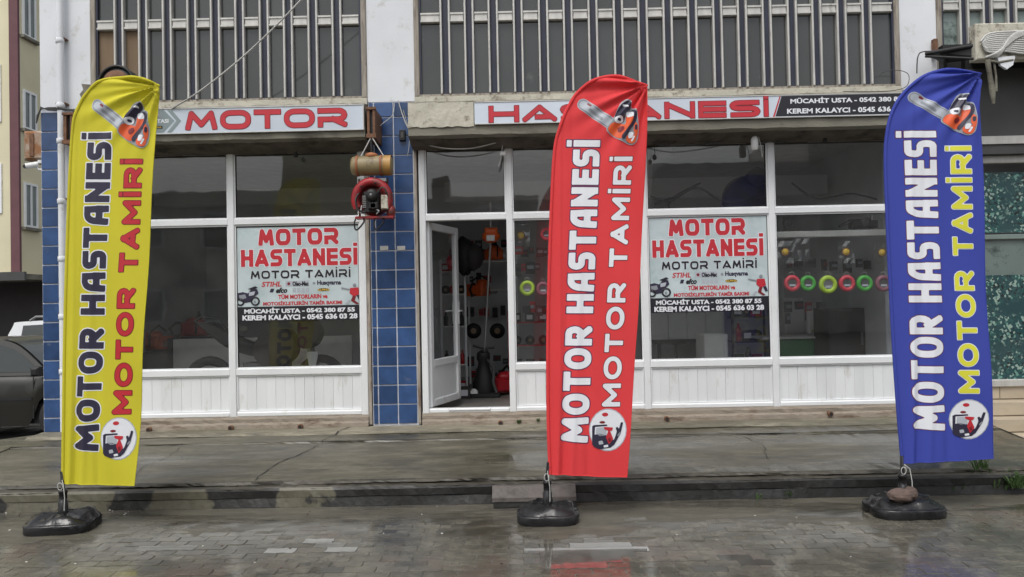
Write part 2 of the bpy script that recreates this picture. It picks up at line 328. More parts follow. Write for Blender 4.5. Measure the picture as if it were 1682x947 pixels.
    def build(s, name, parent=None, origin=None, local=False):
        me = bpy.data.meshes.new(name)
        off = Vector((0,0,0)) if (local or parent is None) else wloc(parent)
        if origin is not None: off = off+Vector(origin) if local else Vector(origin)
        me.from_pydata([(x-off.x, y-off.y, z-off.z) for x,y,z in s.v], [], s.f)
        for m in s.mats: me.materials.append(m)
        me.polygons.foreach_set('material_index', s.m); me.polygons.foreach_set('use_smooth', s.sm); me.update()
        o = bpy.data.objects.new(name, me); C.objects.link(o)
        if parent: o.parent = parent
        if origin is not None: o.location = Vector(origin) - (wloc(parent) if parent and not local else Vector((0,0,0)))
        return o
def struct(mb, name, parent=None): return tag(mb.build(name, parent), kind='structure')
def piece(mesh, name, loc, parent, rot=None, sc=None):
    o = bpy.data.objects.new(name, mesh); C.objects.link(o); o.parent = parent
    o.location = Vector(loc)-wloc(parent)
    if rot: o.rotation_euler = rot
    if sc: o.scale = sc
    return o
def mesh_of(mb, name):
    o = mb.build(name); me = o.data; bpy.data.objects.remove(o); return me
def copy_tree(o, parent=None):
    c = o.copy(); C.objects.link(c)
    if parent: c.parent = parent
    for ch in list(o.children): copy_tree(ch, c)
    return c
# ------------------------------------------------------------------ lettering: distance fields -> clean meshes
def arc(cx, cy, rx, ry, a0, a1, n=6):
    return [(cx+rx*math.cos(rad(a0+(a1-a0)*i/n)), cy+ry*math.sin(rad(a0+(a1-a0)*i/n))) for i in range(n+1)]
def rrect(r=.3, ry=None):
    ry = ry or r; q = arc(1-r,1-ry,r,ry,0,90)+arc(r,1-ry,r,ry,90,180)+arc(r,ry,r,ry,180,270)+arc(1-r,ry,r,ry,270,360); return q+[q[0]]
Sx = [(.97,1)]+arc(.27,.77,.27,.23,90,270)[0:]+arc(.73,.25,.27,.25,90,-90)+[(.03,0)]
S_ = lambda: [(.97,1)]+arc(.27,.76,.27,.24,90,270)+arc(.73,.26,.27,.26,90,-90)+[(.03,0)]
G1 = dict(M=(1.3,[[(0,0),(.13,1),(.5,.2),(.87,1),(1,0)]]), O=(1.25,[rrect(.3,.42)]), T=(1.1,[[(0,1),(1,1)],[(.5,1),(.5,0)]]),
    R=(1.2,[[(0,1),(.75,1)]+arc(.75,.69,.25,.31,90,-90)+[(0,.38)],[(0,.38),(0,0)],[(.55,.38),(1,0)]]),
    H=(1.15,[[(0,0),(0,1)],[(1,0),(1,1)],[(0,.5),(1,.5)]]), A=(1.3,[[(0,0),(.5,1)],[(.5,1),(1,0)],[(.42,.2),(.85,.2)]]),
    S=(1.15,[S_()]), N=(1.15,[[(0,0),(0,1)],[(0,1),(1,0)],[(1,0),(1,1)]]), E=(1.05,[[(0,0),(0,1)],[(0,1),(1,1)],[(0,.5),(1,.5)],[(0,0),(1,0)]]))
G2 = dict(M=(1.45,[[(0,0),(.08,1),(.5,.3),(.92,1),(1,0)]]), O=(1.2,[rrect(.42,.45)]), T=(1.1,[[(0,1),(1,1)],[(.5,1),(.5,0)]]),
    R=(1.1,[[(0,0),(0,1)],[(0,1),(.7,1)]+arc(.7,.71,.3,.29,90,-90)+[(.2,.42)],[(.45,.42),(1,0)]]),
    H=(1.1,[[(0,0),(0,1)],[(1,0),(1,1)],[(0,.5),(1,.5)]]), A=(1.1,[[(0,0)]+arc(.55,.5,.5,.5,180,90,7)+[(.9,1)],[(.9,1),(.95,0)],[(.1,.33),(.95,.33)]]),
    S=(1.,[S_()]), N=(1.1,[[(0,0),(0,1)],[(0,1),(1,0)],[(1,0),(1,1)]]), E=(.9,[[(0,0),(0,1)],[(0,1),(1,1)],[(0,.5),(.95,.5)],[(0,0),(1,0)]]))
G3 = dict(G1); G3.update(M=(1.3,[[(0,0),(0,1),(.5,.25),(1,1),(1,0)]]), O=(1.3,[rrect(.46,.48)]), A=(1.15,[[(0,0),(.5,1)],[(.5,1),(1,0)],[(.2,.3),(.8,.3)]]),
    R=(1.1,[[(0,0),(0,1)],[(0,1),(.7,1)]+arc(.7,.70,.3,.30,90,-90)+[(.0,.40)],[(.5,.40),(1,0)]]), T=(1.05,[[(0,1),(1,1)],[(.5,1),(.5,0)]]))
def seg_sdf(X, Z, a, b, t, e0, e1):
    ax, az = a; bx, bz = b; L = math.hypot(bx-ax, bz-az) or 1e-6; ux, uz = (bx-ax)/L, (bz-az)/L
    px = (X-ax)*ux+(Z-az)*uz; pz = -(X-ax)*uz+(Z-az)*ux
    c = (L+e1-e0)/2; h = (L+e0+e1)/2
    qx = np.abs(px-c)-h; qz = np.abs(pz)-t/2
    return np.hypot(np.maximum(qx,0), np.maximum(qz,0))+np.minimum(np.maximum(qx,qz),0)
def text_field(txt, G, Wd, Hh, t, cell, gap=.16, pad=.03, dotz=.30):
    """signed distance of a word filling Wd x Hh (metres), stroke t"""
    nx = int((Wd+2*pad)/cell)+2; nz = int((Hh*(1+dotz)+2*pad)/cell)+2
    X, Z = np.meshgrid(np.arange(nx)*cell-pad, np.arange(nz)*cell-pad, indexing='ij'); D = np.full(X.shape, 9.)
    ws = []
    for ch in txt:
        ws.append(.45 if ch == ' ' else (-1 if ch in 'İI' else G[ch][0]))
    tr = t/Hh
    units = sum((w if w > 0 else 0) for w in ws)+gap*(len(ws)-1); fixed = sum(1 for w in ws if w < 0)*t
    k = (Wd-fixed)/units; x = 0
    for ch, w in zip(txt, ws):
        gw = t if w < 0 else w*k
        if ch != ' ':
            if ch in 'İI': pl = [[(.5,0),(.5,1)]]
            else: pl = G[ch][1]
            g = np.full(X.shape, 9.); iw = max(gw-t, 0)
            i0 = max(0, int((x-2*pad)/cell)); i1 = min(nx, int((x+gw+4*pad)/cell)+1); xs = X[i0:i1]; zs = Z[i0:i1]; gg = g[i0:i1]
            for p in pl:
                q = [(x+t/2+a*iw, t/2+b*(Hh-t)) for a, b in p]; cl = p[0] == p[-1]
                for i in range(len(q)-1):
                    if math.hypot(q[i][0]-q[i+1][0], q[i][1]-q[i+1][1]) < 1e-4: continue
                    e0 = t/2 if (i == 0 and not cl) else 0; e1 = t/2 if (i == len(q)-2 and not cl) else 0
                    gg = np.minimum(gg, seg_sdf(xs, zs, q[i], q[i+1], t, e0, e1))
                    if i or cl: gg = np.minimum(gg, np.hypot(xs-q[i][0], zs-q[i][1])-t/2)
            bx = np.maximum(np.abs(xs-(x+gw/2))-gw/2, np.abs(zs-Hh/2)-Hh/2)
            gg = np.maximum(gg, bx)
            if ch == 'İ': gg = np.minimum(gg, np.maximum(np.abs(xs-(x+gw/2))-t/2, np.abs(zs-Hh*(1+dotz*.62))-min(t*.42, Hh*dotz*.36)))
            D[i0:i1] = np.minimum(D[i0:i1], gg)
        x += gw+gap*k
    return D, cell, pad
def march(D, cell, ox, oz):
    """filled contour D<0 -> verts (x,z), faces"""
    nx, nz = D.shape; I = D < 0; vid = {}; vs = []; fs = []
    cnt = I[:-1,:-1].astype(int)+I[1:,:-1]+I[1:,1:]+I[:-1,1:]
    def cv(i, j):
        k = (i,j)
        if k not in vid: vid[k] = len(vs); vs.append((ox+i*cell, oz+j*cell))
        return vid[k]
    def ev(i, j, i2, j2):
        k = (i,j,i2,j2) if (i,j) < (i2,j2) else (i2,j2,i,j)
        if k not in vid:
            a, b = D[k[0],k[1]], D[k[2],k[3]]; t = a/(a-b); vid[k] = len(vs)
            vs.append((ox+(k[0]+(k[2]-k[0])*t)*cell, oz+(k[1]+(k[3]-k[1])*t)*cell))
        return vid[k]
    for i, j in zip(*np.nonzero(cnt)):
        i = int(i); j = int(j)
        if cnt[i,j] == 4: fs.append((cv(i,j), cv(i+1,j), cv(i+1,j+1), cv(i,j+1))); continue
        cs = [(i,j),(i+1,j),(i+1,j+1),(i,j+1)]; pg = []
        for a in range(4):
            p, q = cs[a], cs[(a+1)%4]
            if I[p]: pg.append(cv(*p))
            if I[p] != I[q]: pg.append(ev(*p, *q))
        if len(pg) >= 3: fs.append(tuple(pg))
    return vs, fs
def poly_sdf(X, Z, poly):
    d = np.full(X.shape, 9.); ins = np.zeros(X.shape, bool); n = len(poly)
    for i in range(n):
        ax, az = poly[i]; bx, bz = poly[(i+1)%n]; L2 = (bx-ax)**2+(bz-az)**2 or 1e-9
        t = np.clip(((X-ax)*(bx-ax)+(Z-az)*(bz-az))/L2, 0, 1); d = np.minimum(d, np.hypot(X-ax-t*(bx-ax), Z-az-t*(bz-az)))
        if az != bz: ins ^= ((az > Z) != (bz > Z)) & (X < (bx-ax)*(Z-az)/(bz-az)+ax)
    return np.where(ins, -d, d)
def poly_mesh(poly, cell, grow=0.):
    xs = [p[0] for p in poly]; zs = [p[1] for p in poly]; pad = cell*2+grow
    ox, oz = min(xs)-pad, min(zs)-pad
    X, Z = np.meshgrid(ox+np.arange(int((max(xs)-ox+pad)/cell)+1)*cell, oz+np.arange(int((max(zs)-oz+pad)/cell)+1)*cell, indexing='ij')
    return march(poly_sdf(X, Z, poly)-grow, cell, ox, oz)
def smooth_line(pts, n=6, closed=False):
    out = []; k = len(pts)
    for i in range(k if closed else k-1):
        p = [pts[(i+q)%k] if closed else pts[min(max(i+q,0),k-1)] for q in (-1,0,1,2)]
        for j in range(n):
            t = j/n; out.append(tuple(.5*((2*p[1][a])+(-p[0][a]+p[2][a])*t+(2*p[0][a]-5*p[1][a]+4*p[2][a]-p[3][a])*t*t+(-p[0][a]+3*p[1][a]-3*p[2][a]+p[3][a])*t**3) for a in range(len(pts[0]))))
    if not closed: out.append(tuple(pts[-1]))
    return out
FT = {}
def font_geo(txt, off):
    k = (txt, off)
    if k in FT: return FT[k]
    cu = bpy.data.curves.new('t', 'FONT'); cu.body = txt; cu.size = 1; cu.offset = off; cu.resolution_u = 3; cu.fill_mode = 'FRONT'
    ob = bpy.data.objects.new('t', cu); C.objects.link(ob); dg = bpy.context.evaluated_depsgraph_get(); me = bpy.data.meshes.new_from_object(ob.evaluated_get(dg))
    v = np.array([x.co[:2] for x in me.vertices]); fc = [tuple(p.vertices) for p in me.polygons]
    bpy.data.objects.remove(ob); bpy.data.meshes.remove(me); v = v-v.min(0); FT[k] = (v/np.maximum(v.max(0),1e-6), fc); return FT[k]
def font_into(mb, txt, x0, x1, z0, z1, Y, m, off=.02, slant=0.):
    v, fc = font_geo(txt, off)
    mb.add([(x0+(x1-x0)*a+slant*(z1-z0)*b, Y, z0+(z1-z0)*b) for a, b in v], fc, m)
def word_into(mb, txt, G, x0, x1, z0, z1, t, Y, fill, outline=None, ow=.01, cell=.005, gap=.16, off2=None):
    D, c, pad = text_field(txt, G, x1-x0, z1-z0, t, cell, gap)
    if outline:
        v, f = march(D-ow, c, x0-pad, z0-pad); mb.add([(a, Y, b) for a, b in v], f, outline)
    v, f = march(D, c, x0-pad, z0-pad); mb.add([(a, Y-.0015, b) for a, b in v], f, fill)
def rect(px0, py0, px1, py1, Y):
    xm, ym = (px0+px1)/2, (py0+py1)/2
    return at(px0, ym, Y).x, at(px1, ym, Y).x, at(xm, py1, Y).z, at(xm, py0, Y).z
# ================================================================== SETTING
g = MB().box(-150,150,-120,160,-.5,-.06,'asphalt'); struct(g, 'ground')
g = MB().box(-40,40,-2.17,-1.9,-.2,-.004,'gutter'); g.box(-40,40,-2.19,-2.172,-.2,-.010,'grout2')
struct(g, 'gutter')
def paver_poly():
    L, H = .196, .096; pts = []
    n = 9; wave = lambda x: .006*(1 if (x/L*4)%2 < 1 else -1)
    for i, x in enumerate(np.linspace(0, L, n)): pts.append((x-L/2, -H/2+.005*math.sin(x/L*4*math.pi)))
    pts.append((L/2+.005, 0))
    for x in np.linspace(L, 0, n): pts.append((x-L/2, H/2+.005*math.sin(x/L*4*math.pi)))
    pts.append((-L/2+.005, 0)); return pts
PP = paver_poly(); n_ = len(PP)
pv = MB(); ins = [(a*.965, b*.94) for a, b in PP]
pv.add([(a,b,-.05) for a,b in PP]+[(a,b,-.0014) for a,b in PP]+[(a,b,0) for a,b in ins], [(i,(i+1)%n_,n_+(i+1)%n_,n_+i) for i in range(n_)]+[(n_+i,n_+(i+1)%n_,2*n_+(i+1)%n_,2*n_+i) for i in range(n_)]+[tuple(range(2*n_,3*n_))], 'paver')
pme = mesh_of(pv, 'paver')
pav = MB().box(-40,40,-9,-2.192,-.3,-.0035,'grout2'); pavement = struct(pav, 'pavement')
cand = []; row = 0; y = -2.25
while y > -6.2:
    for k in range(-34, 36): cand.append((k*.2+(.1 if row % 2 else 0), y))
    y -= .1; row += 1
def vis(x, y): 
    d = y+8.3; return d > 4.66 and abs(x) < d*.655+.1
near = sorted([c for c in cand if vis(*c)], key=lambda c: c[1])[:300]; ns = set(near)
for (x, y) in near:
    piece(pme, 'paver', (x, y, random.gauss(0, .0012)), pavement, rot=(random.gauss(0,.003), random.gauss(0,.003), random.gauss(0,.006)))
# pavers lying under a film of standing water: same stone, mirror-smooth surface
M['flood'] = wet('flooded_paver', (.12,.115,.10), (.10,.095,.085), scale=.8, rough=.05, lo=.03, bump=.12)
M['flood'].node_tree.nodes['Principled BSDF'].inputs['Coat Weight'].default_value = 1; M['flood'].node_tree.nodes['Principled BSDF'].inputs['Coat Roughness'].default_value = .015; M['flood'].node_tree.nodes['Principled BSDF'].inputs['Coat IOR'].default_value = 1.9
fm = MB(); fm.add([(a*1.02,b*1.03,-.05) for a,b in PP]+[(a*1.02,b*1.03,.0012) for a,b in PP], [(i,(i+1)%n_,n_+(i+1)%n_,n_+i) for i in range(n_)]+[tuple(range(n_,2*n_))], 'flood'); fme = mesh_of(fm, 'paver')
def flooded(x, y):
    px, py = (x+.0), y
    for (a, b, rx, ry) in FL:
        if ((x-a)/rx)**2+((y-b)/ry)**2 < .8+.5*math.sin(x*37+y*91) and math.sin(x*71.3+y*133.7) < .72: return True
    return False
FL = []
for (u0_, v0_, u1_, v1_) in ((452,886,632,912),(850,888,1060,930),(1352,868,1405,885),(1130,915,1250,935),(480,925,600,945),(1370,905,1470,912),(235,893,330,908)):
    p, q = at(u0_,(v0_+v1_)/2,Z=0), at(u1_,(v0_+v1_)/2,Z=0); a, b = at((u0_+u1_)/2,v0_,Z=0), at((u0_+u1_)/2,v1_,Z=0)
    FL.append(((p.x+q.x)/2,(a.y+b.y)/2,(q.x-p.x)/2,abs(a.y-b.y)/2))
for o in list(pavement.children):
    if flooded(o.location.x, o.location.y):
        o.data = fme; o.rotation_euler = (0,0,0); o.location.z = 0
rest = MB(); ftv = [v.co.copy() for v in fme.vertices]; ftf = [tuple(p.vertices) for p in fme.polygons]
tv = [v.co.copy() for v in pme.vertices]; tf = [tuple(p.vertices) for p in pme.polygons]
for (x, y) in cand:
    if (x, y) in ns: continue
    dz = random.gauss(0, .0010); a, b = random.gauss(0,.005), random.gauss(0,.005)
    if flooded(x, y): rest.add([(x+v.x, y+v.y, v.z) for v in ftv], ftf, 'flood'); continue
    rest.add([(x+v.x, y+v.y, dz+v.z+a*v.x+b*v.y) for v in tv], tf, 'paver')
tag(rest.build('paving_blocks', pavement), kind='stuff')
# silt washed over the pavers at the foot of the kerb, thinning out towards the street
xs = np.arange(-9, 9, .035); ys = np.arange(-2.18, -3.5, -.03); sv = []
for x in xs:
    for y in ys:
        d_ = (-2.18-y)
        nzv = math.sin(x*1.3+1)+.8*math.sin(x*3.1+y*2.2)+.6*math.sin(x*6.3-y*5.1+2)+.5*math.sin(x*11+y*9)+.45*math.sin(x*19-y*23+1)+.4*random.uniform(-1,1)
        sv.append((x, y, .0040-.0085*d_+.0012*nzv))
ny = len(ys); sb = MB(); sb.add(sv, [(i*ny+k+1,(i+1)*ny+k+1,(i+1)*ny+k,i*ny+k) for i in range(len(xs)-1) for k in range(ny-1) if max(sv[i*ny+k][2], sv[(i+1)*ny+k+1][2]) > -.004], 'gutter', True)
tag(sb.build('silt'), 'thin muddy silt washed over the paving below the kerb', None, None, 'stuff')
# raised platform in front of the shop: profile sheets lofted along x with uneven edges
def loft(name, prof, x0, x1, nx, m, jy=.0, jz=.004):
    mb = MB(); xs = np.linspace(x0, x1, nx); n = len(prof); vs = []
    for x in xs:
        for k, (y, z) in enumerate(prof):
            q = 0 if k in (0,) else 1
            vs.append((x, y+q*jy*(math.sin(x*3.1+k)+math.sin(x*7.7+2*k)+random.uniform(-1,1))*.5, z+q*jz*(math.sin(x*2.3+k*1.7)+random.uniform(-.6,.6))*.5))
    mb.add(vs, [(i*n+k, i*n+k+1, (i+1)*n+k+1, (i+1)*n+k) for i in range(len(xs)-1) for k in range(n-1)], m, False)
    return mb
XL, XR = -14., 4.62
pf = thing('platform', None, None, (0,0,0)); del pf  # (kept simple: each strip below is a piece of the setting)
for o in [o for o in bpy.data.objects if o.name == 'platform']: bpy.data.objects.remove(o)
plat = struct(loft('p', [(.0,.345),(-.28,.335),(-.33,.315)], -4.99, XR, 90, 'apron2', .012, .006), 'platform')
struct(loft('p', [(-.325,.312),(-.33,.311),(-.52,.292),(-.56,.290)], -4.99, XR, 120, 'apron', .01, .004), 'platform_step', plat)
struct(loft('p', [(-.556,.288),(-.565,.272),(-.58,.276),(-1.1,.235),(-1.6,.195),(-1.78,.178)], -4.99, XR, 160, 'apron', .006, .005), 'platform_slope', plat)
kb = loft('p', [(-1.775,.182),(-1.80,.176),(-1.815,.160),(-1.80,.150),(-1.86,.150),(-1.885,.140)], XL, XR, 420, 'kerb2', .012, .007)
kb.v = [v for v in kb.v]; struct(kb, 'kerb_lip', plat)
kf = loft('p', [(-1.880,.146),(-1.90,.128),(-1.905,.075),(-1.898,.068),(-1.915,.0),(-1.92,-.05)], XL, XR, 380, 'kerb', .005, .004); struct(kf, 'kerb_face', plat)
# platform end (right) and its left continuation along the alley
g = MB().add([(XR,-1.9,0),(XR,0,0),(XR,0,.345),(XR,-.33,.315),(XR,-.56,.29),(XR,-1.78,.178),(XR,-1.9,.13)], [(0,1,2,3,4,5,6)], 'kerb2'); struct(g, 'platform_end', plat)
a_ = at(70,712,Z=.33); b_ = at(0,748,Z=.27)
g = MB(); 
nseg = 26; vs = []
for i in range(nseg+1):
    t = i/nseg; x = -4.985+(-14+4.985)*t; yb = -.02-(.50*min(1,t*9)**.8)-.2*t
    for k in range(7):
        y = yb+(-1.78-yb)*k/6; zz = .335-.157*((y-0)/(-1.78)); vs.append((x+random.uniform(-.01,.01), y, zz+random.uniform(-.003,.003)))
g.add(vs, [(i*7+k, (i+1)*7+k, (i+1)*7+k+1, i*7+k+1) for i in range(nseg) for k in range(6)], 'apron')
back = [vs[i*7] for i in range(nseg+1)]
g.add(back+[(x,y+.02,-.06) for x,y,z in back], [(i,i+1,nseg+2+i,nseg+1+i) for i in range(nseg)], 'kerb2'); struct(g, 'platform_side', plat)
# neighbour's forecourt right of the platform
g = MB().box(XR+.01,40,-1.9,-1.15,-.1,.10,'apron').box(XR+.01,40,-1.14,-.62,-.1,.145,'apron'); struct(g, 'forecourt')
# cracks in the platform (thin black strips laid on the surface, uneven in width)
def crack(pts, w, name='crack'):
    mb = MB(); q = smooth_line(pts, 7); q = [(x+random.uniform(-.012,.012), y) for x, y in q]; vs = []
    def zp(y):
        P = [(0,.345),(-.28,.335),(-.33,.313),(-.56,.289),(-.58,.276),(-1.1,.235),(-1.6,.195),(-1.8,.175)]
        for (y0,z0),(y1,z1) in zip(P,P[1:]):
            if y <= y0 and y >= y1: return z0+(z1-z0)*(y-y0)/(y1-y0)
        return .17
    for i,(x,y) in enumerate(q):
        ww = w*random.uniform(.3,1.2); vs += [(x-ww,y,zp(y)+.0062),(x+ww,y,zp(y)+.0062)]
    mb.add(vs, [(2*i,2*i+1,2*i+3,2*i+2) for i in range(len(q)-1)], 'gasket'); struct(mb, name, plat)
crack([(-1.78,-.02),(-1.82,-.2),(-1.92,-.5),(-2.0,-.9),(-2.15,-1.3),(-2.2,-1.75)], .006)
crack([(-3.3,-.56),(-3.25,-.9),(-3.32,-1.3),(-3.2,-1.75)], .003)
crack([(2.1,-.58),(2.2,-1.0),(2.12,-1.4),(2.25,-1.75)], .003)
# ================================================================== THE SHOP BUILDING
B = thing('shop_building', 'two storey shop building with white framed shopfront, blue tiled pillars and dark upper windows', 'building', (0,0,0))
XC0, XC1 = -4.987, -1.54
w = MB()
w.box(-4.985,-4.80,.004,.6,.2,3.727,'grout')               # corner pillar under its tiles
w.box(-4.80,-4.43,.03,.6,.2,3.727,'render')
w.box(-1.538,-1.048,.004,.5,.2,3.725,'grout')
w.box(4.035,4.41,.004,.5,.2,3.73,'grout')
w.box(-4.987,-4.448,.0,.6,3.728,9,'render'); w.box(-1.54,-1.045,.0,.5,3.728,9,'render'); w.box(4.03,4.415,.0,.5,3.732,9,'render')
w.box(-4.98,-4.97,.6,9,0,9,'render')                       # side wall
w.box(-4.97,16,9,9.2,0,9,'render'); w.box(-4.98,16,.6,9,8.8,9,'render')
struct_wall = w.build('wall', B)
w = MB()                                                    # bands between storeys
for a, b in ((-4.448,-1.54),(-1.045,4.03)):
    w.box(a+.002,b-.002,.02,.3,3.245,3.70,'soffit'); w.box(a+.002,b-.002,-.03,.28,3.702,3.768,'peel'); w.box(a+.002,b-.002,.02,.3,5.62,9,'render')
w.build('storey_band', B)
# tiles
def tile_mesh(wd, h):
    mb = MB(); mb.box(-wd/2,wd/2,-.008,.004,-h/2,h/2,'tile',ch=.003); return mesh_of(mb,'tile')
TM = {}
def tiles(cols, z0, zfirst, z1, zy=-.0):
    edges = [z0]+[zfirst+.2*k for k in range(60) if zfirst+.2*k < z1-.02]+[z1]
    for (a, b) in cols:
        for u, v in zip(edges, edges[1:]):
            wd, h = round(b-a-.014,3), round(v-u-.014,3)
            if h < .02: continue
            if (wd,h) not in TM: TM[(wd,h)] = tile_mesh(wd,h)
            piece(TM[(wd,h)], 'tile', ((a+b)/2, 0, (u+v)/2), B, rot=(random.gauss(0,.006),0,random.gauss(0,.006)))
tiles([(-4.985,-4.80)], .34, .49, 3.70)
tiles([(-1.536,-1.480),(-1.480,-1.275),(-1.275,-1.072)], .36, .566, 3.725)
tiles([(4.037,4.225),(4.225,4.408)], .36, .566, 3.725)
# steel edge frames beside the tiled pillar
w = MB(); w.box(-1.578,-1.545,-.02,.1,.36,3.25,'rustfr',ch=.004); w.box(-1.066,-1.036,-.02,.1,.36,3.27,'rustfr',ch=.004); w.box(-1.034,-1.026,.0,.1,.36,3.27,'gasket')
w.build('steel_edge', B)
# plinth under the frames
w = MB()
for a, b in ((-4.43,-1.58),(-1.024,4.03)):
    xs = np.linspace(a,b,60); vs = []
    for x in xs:
        for y, z in ((.03,.50),(-.015,.468),(-.03,.44),(-.028,.405),(-.045,.385),(-.05,.33)): vs.append((x, y+random.uniform(-.004,.004), z+random.uniform(-.005,.005)*(z<.46)))
    w.add(vs, [(i*6+k,i*6+k+1,(i+1)*6+k+1,(i+1)*6+k) for i in range(len(xs)-1) for k in range(5)], 'plinth')
w.build('plinth', B)
for px, py in ((246,705),(380,702),(494,700),(822,694),(1095,687),(1363,679)):
    p = at(px, py, -.05); mb = MB(); mb.lathe((p.x,-.085,p.z), [(.022,0),(.026,.0),(.026,.05)], 'rustbr', 12, 'y'); mb.lathe((p.x,-.087,p.z), [(.017,0),(.017,.004)], 'gasket', 12, 'y'); mb.build('drain_stub', B)
# shopfront: frames, panes, slats
ZB, ZL0, ZL1, ZT0, ZT1, ZTOP = .462, .895, .965, 2.468, 2.532, 3.245
fr_top = 3.25
def vbar(mb, x, w, z0, z1, y0=-.02, y1=.06): mb.box(x-w/2, x+w/2, y0, y1, z0, z1, 'pvc', ch=.006)
slm = {}
def shopfront(name, xs, door=None, hide=()):
    fr = MB()
    for i, x in enumerate(xs):
        vbar(fr, x, .066, ZB, fr_top)
    for i, (a, b) in enumerate(zip(xs, xs[1:])):
        A, Bx = a+.033, b-.033
        fr.box(A,Bx,-.018,.058,ZT0,ZT1,'pvc',ch=.006); fr.box(A,Bx,-.018,.058,fr_top-.03,fr_top,'pvc')
        if door == i:
            fr.box(A,Bx,-.018,.058,ZB,ZB+.05,'pvc',ch=.012)
            fr.box(A+.2,Bx-.2,-.03,.02,ZB+.02,ZB+.052,'pvc',ch=.012)
        else:
            fr.box(A,Bx,-.018,.058,ZL0,ZL1,'pvc',ch=.006); fr.box(A,Bx,-.018,.058,ZB,ZB+.055,'pvc',ch=.012)
        # glazing beads
        for (u, v) in ((ZT1,fr_top-.03),)+(((ZL1,ZT0),) if door != i else ()):
            t = .014
            fr.box(A,A+t,0,.03,u,v,'pvc'); fr.box(Bx-t,Bx,0,.03,u,v,'pvc'); fr.box(A+t,Bx-t,0,.03,u,u+t,'pvc'); fr.box(A+t,Bx-t,0,.03,v-t,v,'pvc')
            k = t; 
            fr.box(A+k,A+k+.005,.004,.03,u+k,v-k,'gasket'); fr.box(Bx-k-.005,Bx-k,.004,.03,u+k,v-k,'gasket'); fr.box(A+k+.005,Bx-k-.005,.004,.03,v-k-.005,v-k,'gasket')
    f = fr.build(name, B)
    for i, (a, b) in enumerate(zip(xs, xs[1:])):
        A, Bx = a+.045, b-.045
        for (u, v) in ((ZT1+.01,fr_top-.04),)+(((ZL1+.01,ZT0-.01),) if door != i else ()):
            mb = MB(); mb.add([(A,.018,u),(Bx,.018,u),(Bx,.018,v),(A,.018,v)], [(0,1,2,3)], 'glass'); p = mb.build('pane', f)
        if door != i:
            A, Bx = a+.036, b-.036; n = int(round((Bx-A)/.1)); wd = (Bx-A)/n
            zt, zb = ZL0-.0, ZB+.055
            key = round(wd,4)
            if key not in slm:
                mb = MB(); mb.box(-wd/2+.0007,wd/2-.0007,0,.02,zb+.002,zt-.002,'slat',ch=.0012); slm[key] = mesh_of(mb,'panel_slat')
            for k in range(n): piece(slm[key], 'panel_slat', (A+wd*(k+.5), .008+random.uniform(-.0006,.0006), 0), f, rot=(0,random.gauss(0,.0006),random.gauss(0,.008)))
            mb = MB(); t = .012
            mb.box(A,A+t,-.006,.01,zb,zt,'pvc'); mb.box(Bx-t,Bx,-.006,.01,zb,zt,'pvc'); mb.box(A+t,Bx-t,-.006,.01,zb,zb+t,'pvc'); mb.box(A+t,Bx-t,-.006,.01,zt-t,zt,'pvc'); mb.build('panel_bead', f)
    return f
sf1 = shopfront('shopfront_frame', [-4.40,-2.99,-1.615])
sf2 = shopfront('shopfront_frame', [-.985,-.078,1.322,2.652,3.99], door=0)
# open glazed door leaf, hinged left, swung inwards
D = bpy.data.objects.new('door', None); C.objects.link(D); D.parent = B; D.location = (-.945,.06,ZB+.055); D.rotation_euler = (0,0,rad(72))
DW, DH = .80, ZT0-ZB-.06
mb = MB(); t = .075
mb.box(0,t,-.02,.03,0,DH,'pvc',ch=.006).box(DW-t,DW,-.02,.03,0,DH,'pvc',ch=.006).box(t,DW-t,-.02,.03,0,t,'pvc',ch=.006).box(t,DW-t,-.02,.03,DH-t,DH,'pvc',ch=.006).box(t,DW-t,-.02,.03,.42,.42+t,'pvc',ch=.006)
mb.box(t,DW-t,.0,.015,t,.42,'slat'); mb.build('door_frame', D, local=True)
mb = MB(); mb.add([(t,.005,.495),(DW-t,.005,.495),(DW-t,.005,DH-t),(t,.005,DH-t)], [(0,1,2,3)], 'glass'); mb.build('pane', D, local=True)
mb = MB()
for s_ in (-1, 1):
    yy = -.03 if s_ < 0 else .04
    mb.box(DW-.055,DW-.02,min(yy,yy+.008),max(yy,yy+.008),.85,1.10,'pvc'); mb.tube([(DW-.037,yy,1.0),(DW-.037,yy+s_*.04,1.0),(DW-.15,yy+s_*.045,1.0)], .011, 'pvc')
mb.build('handle', D, local=True)
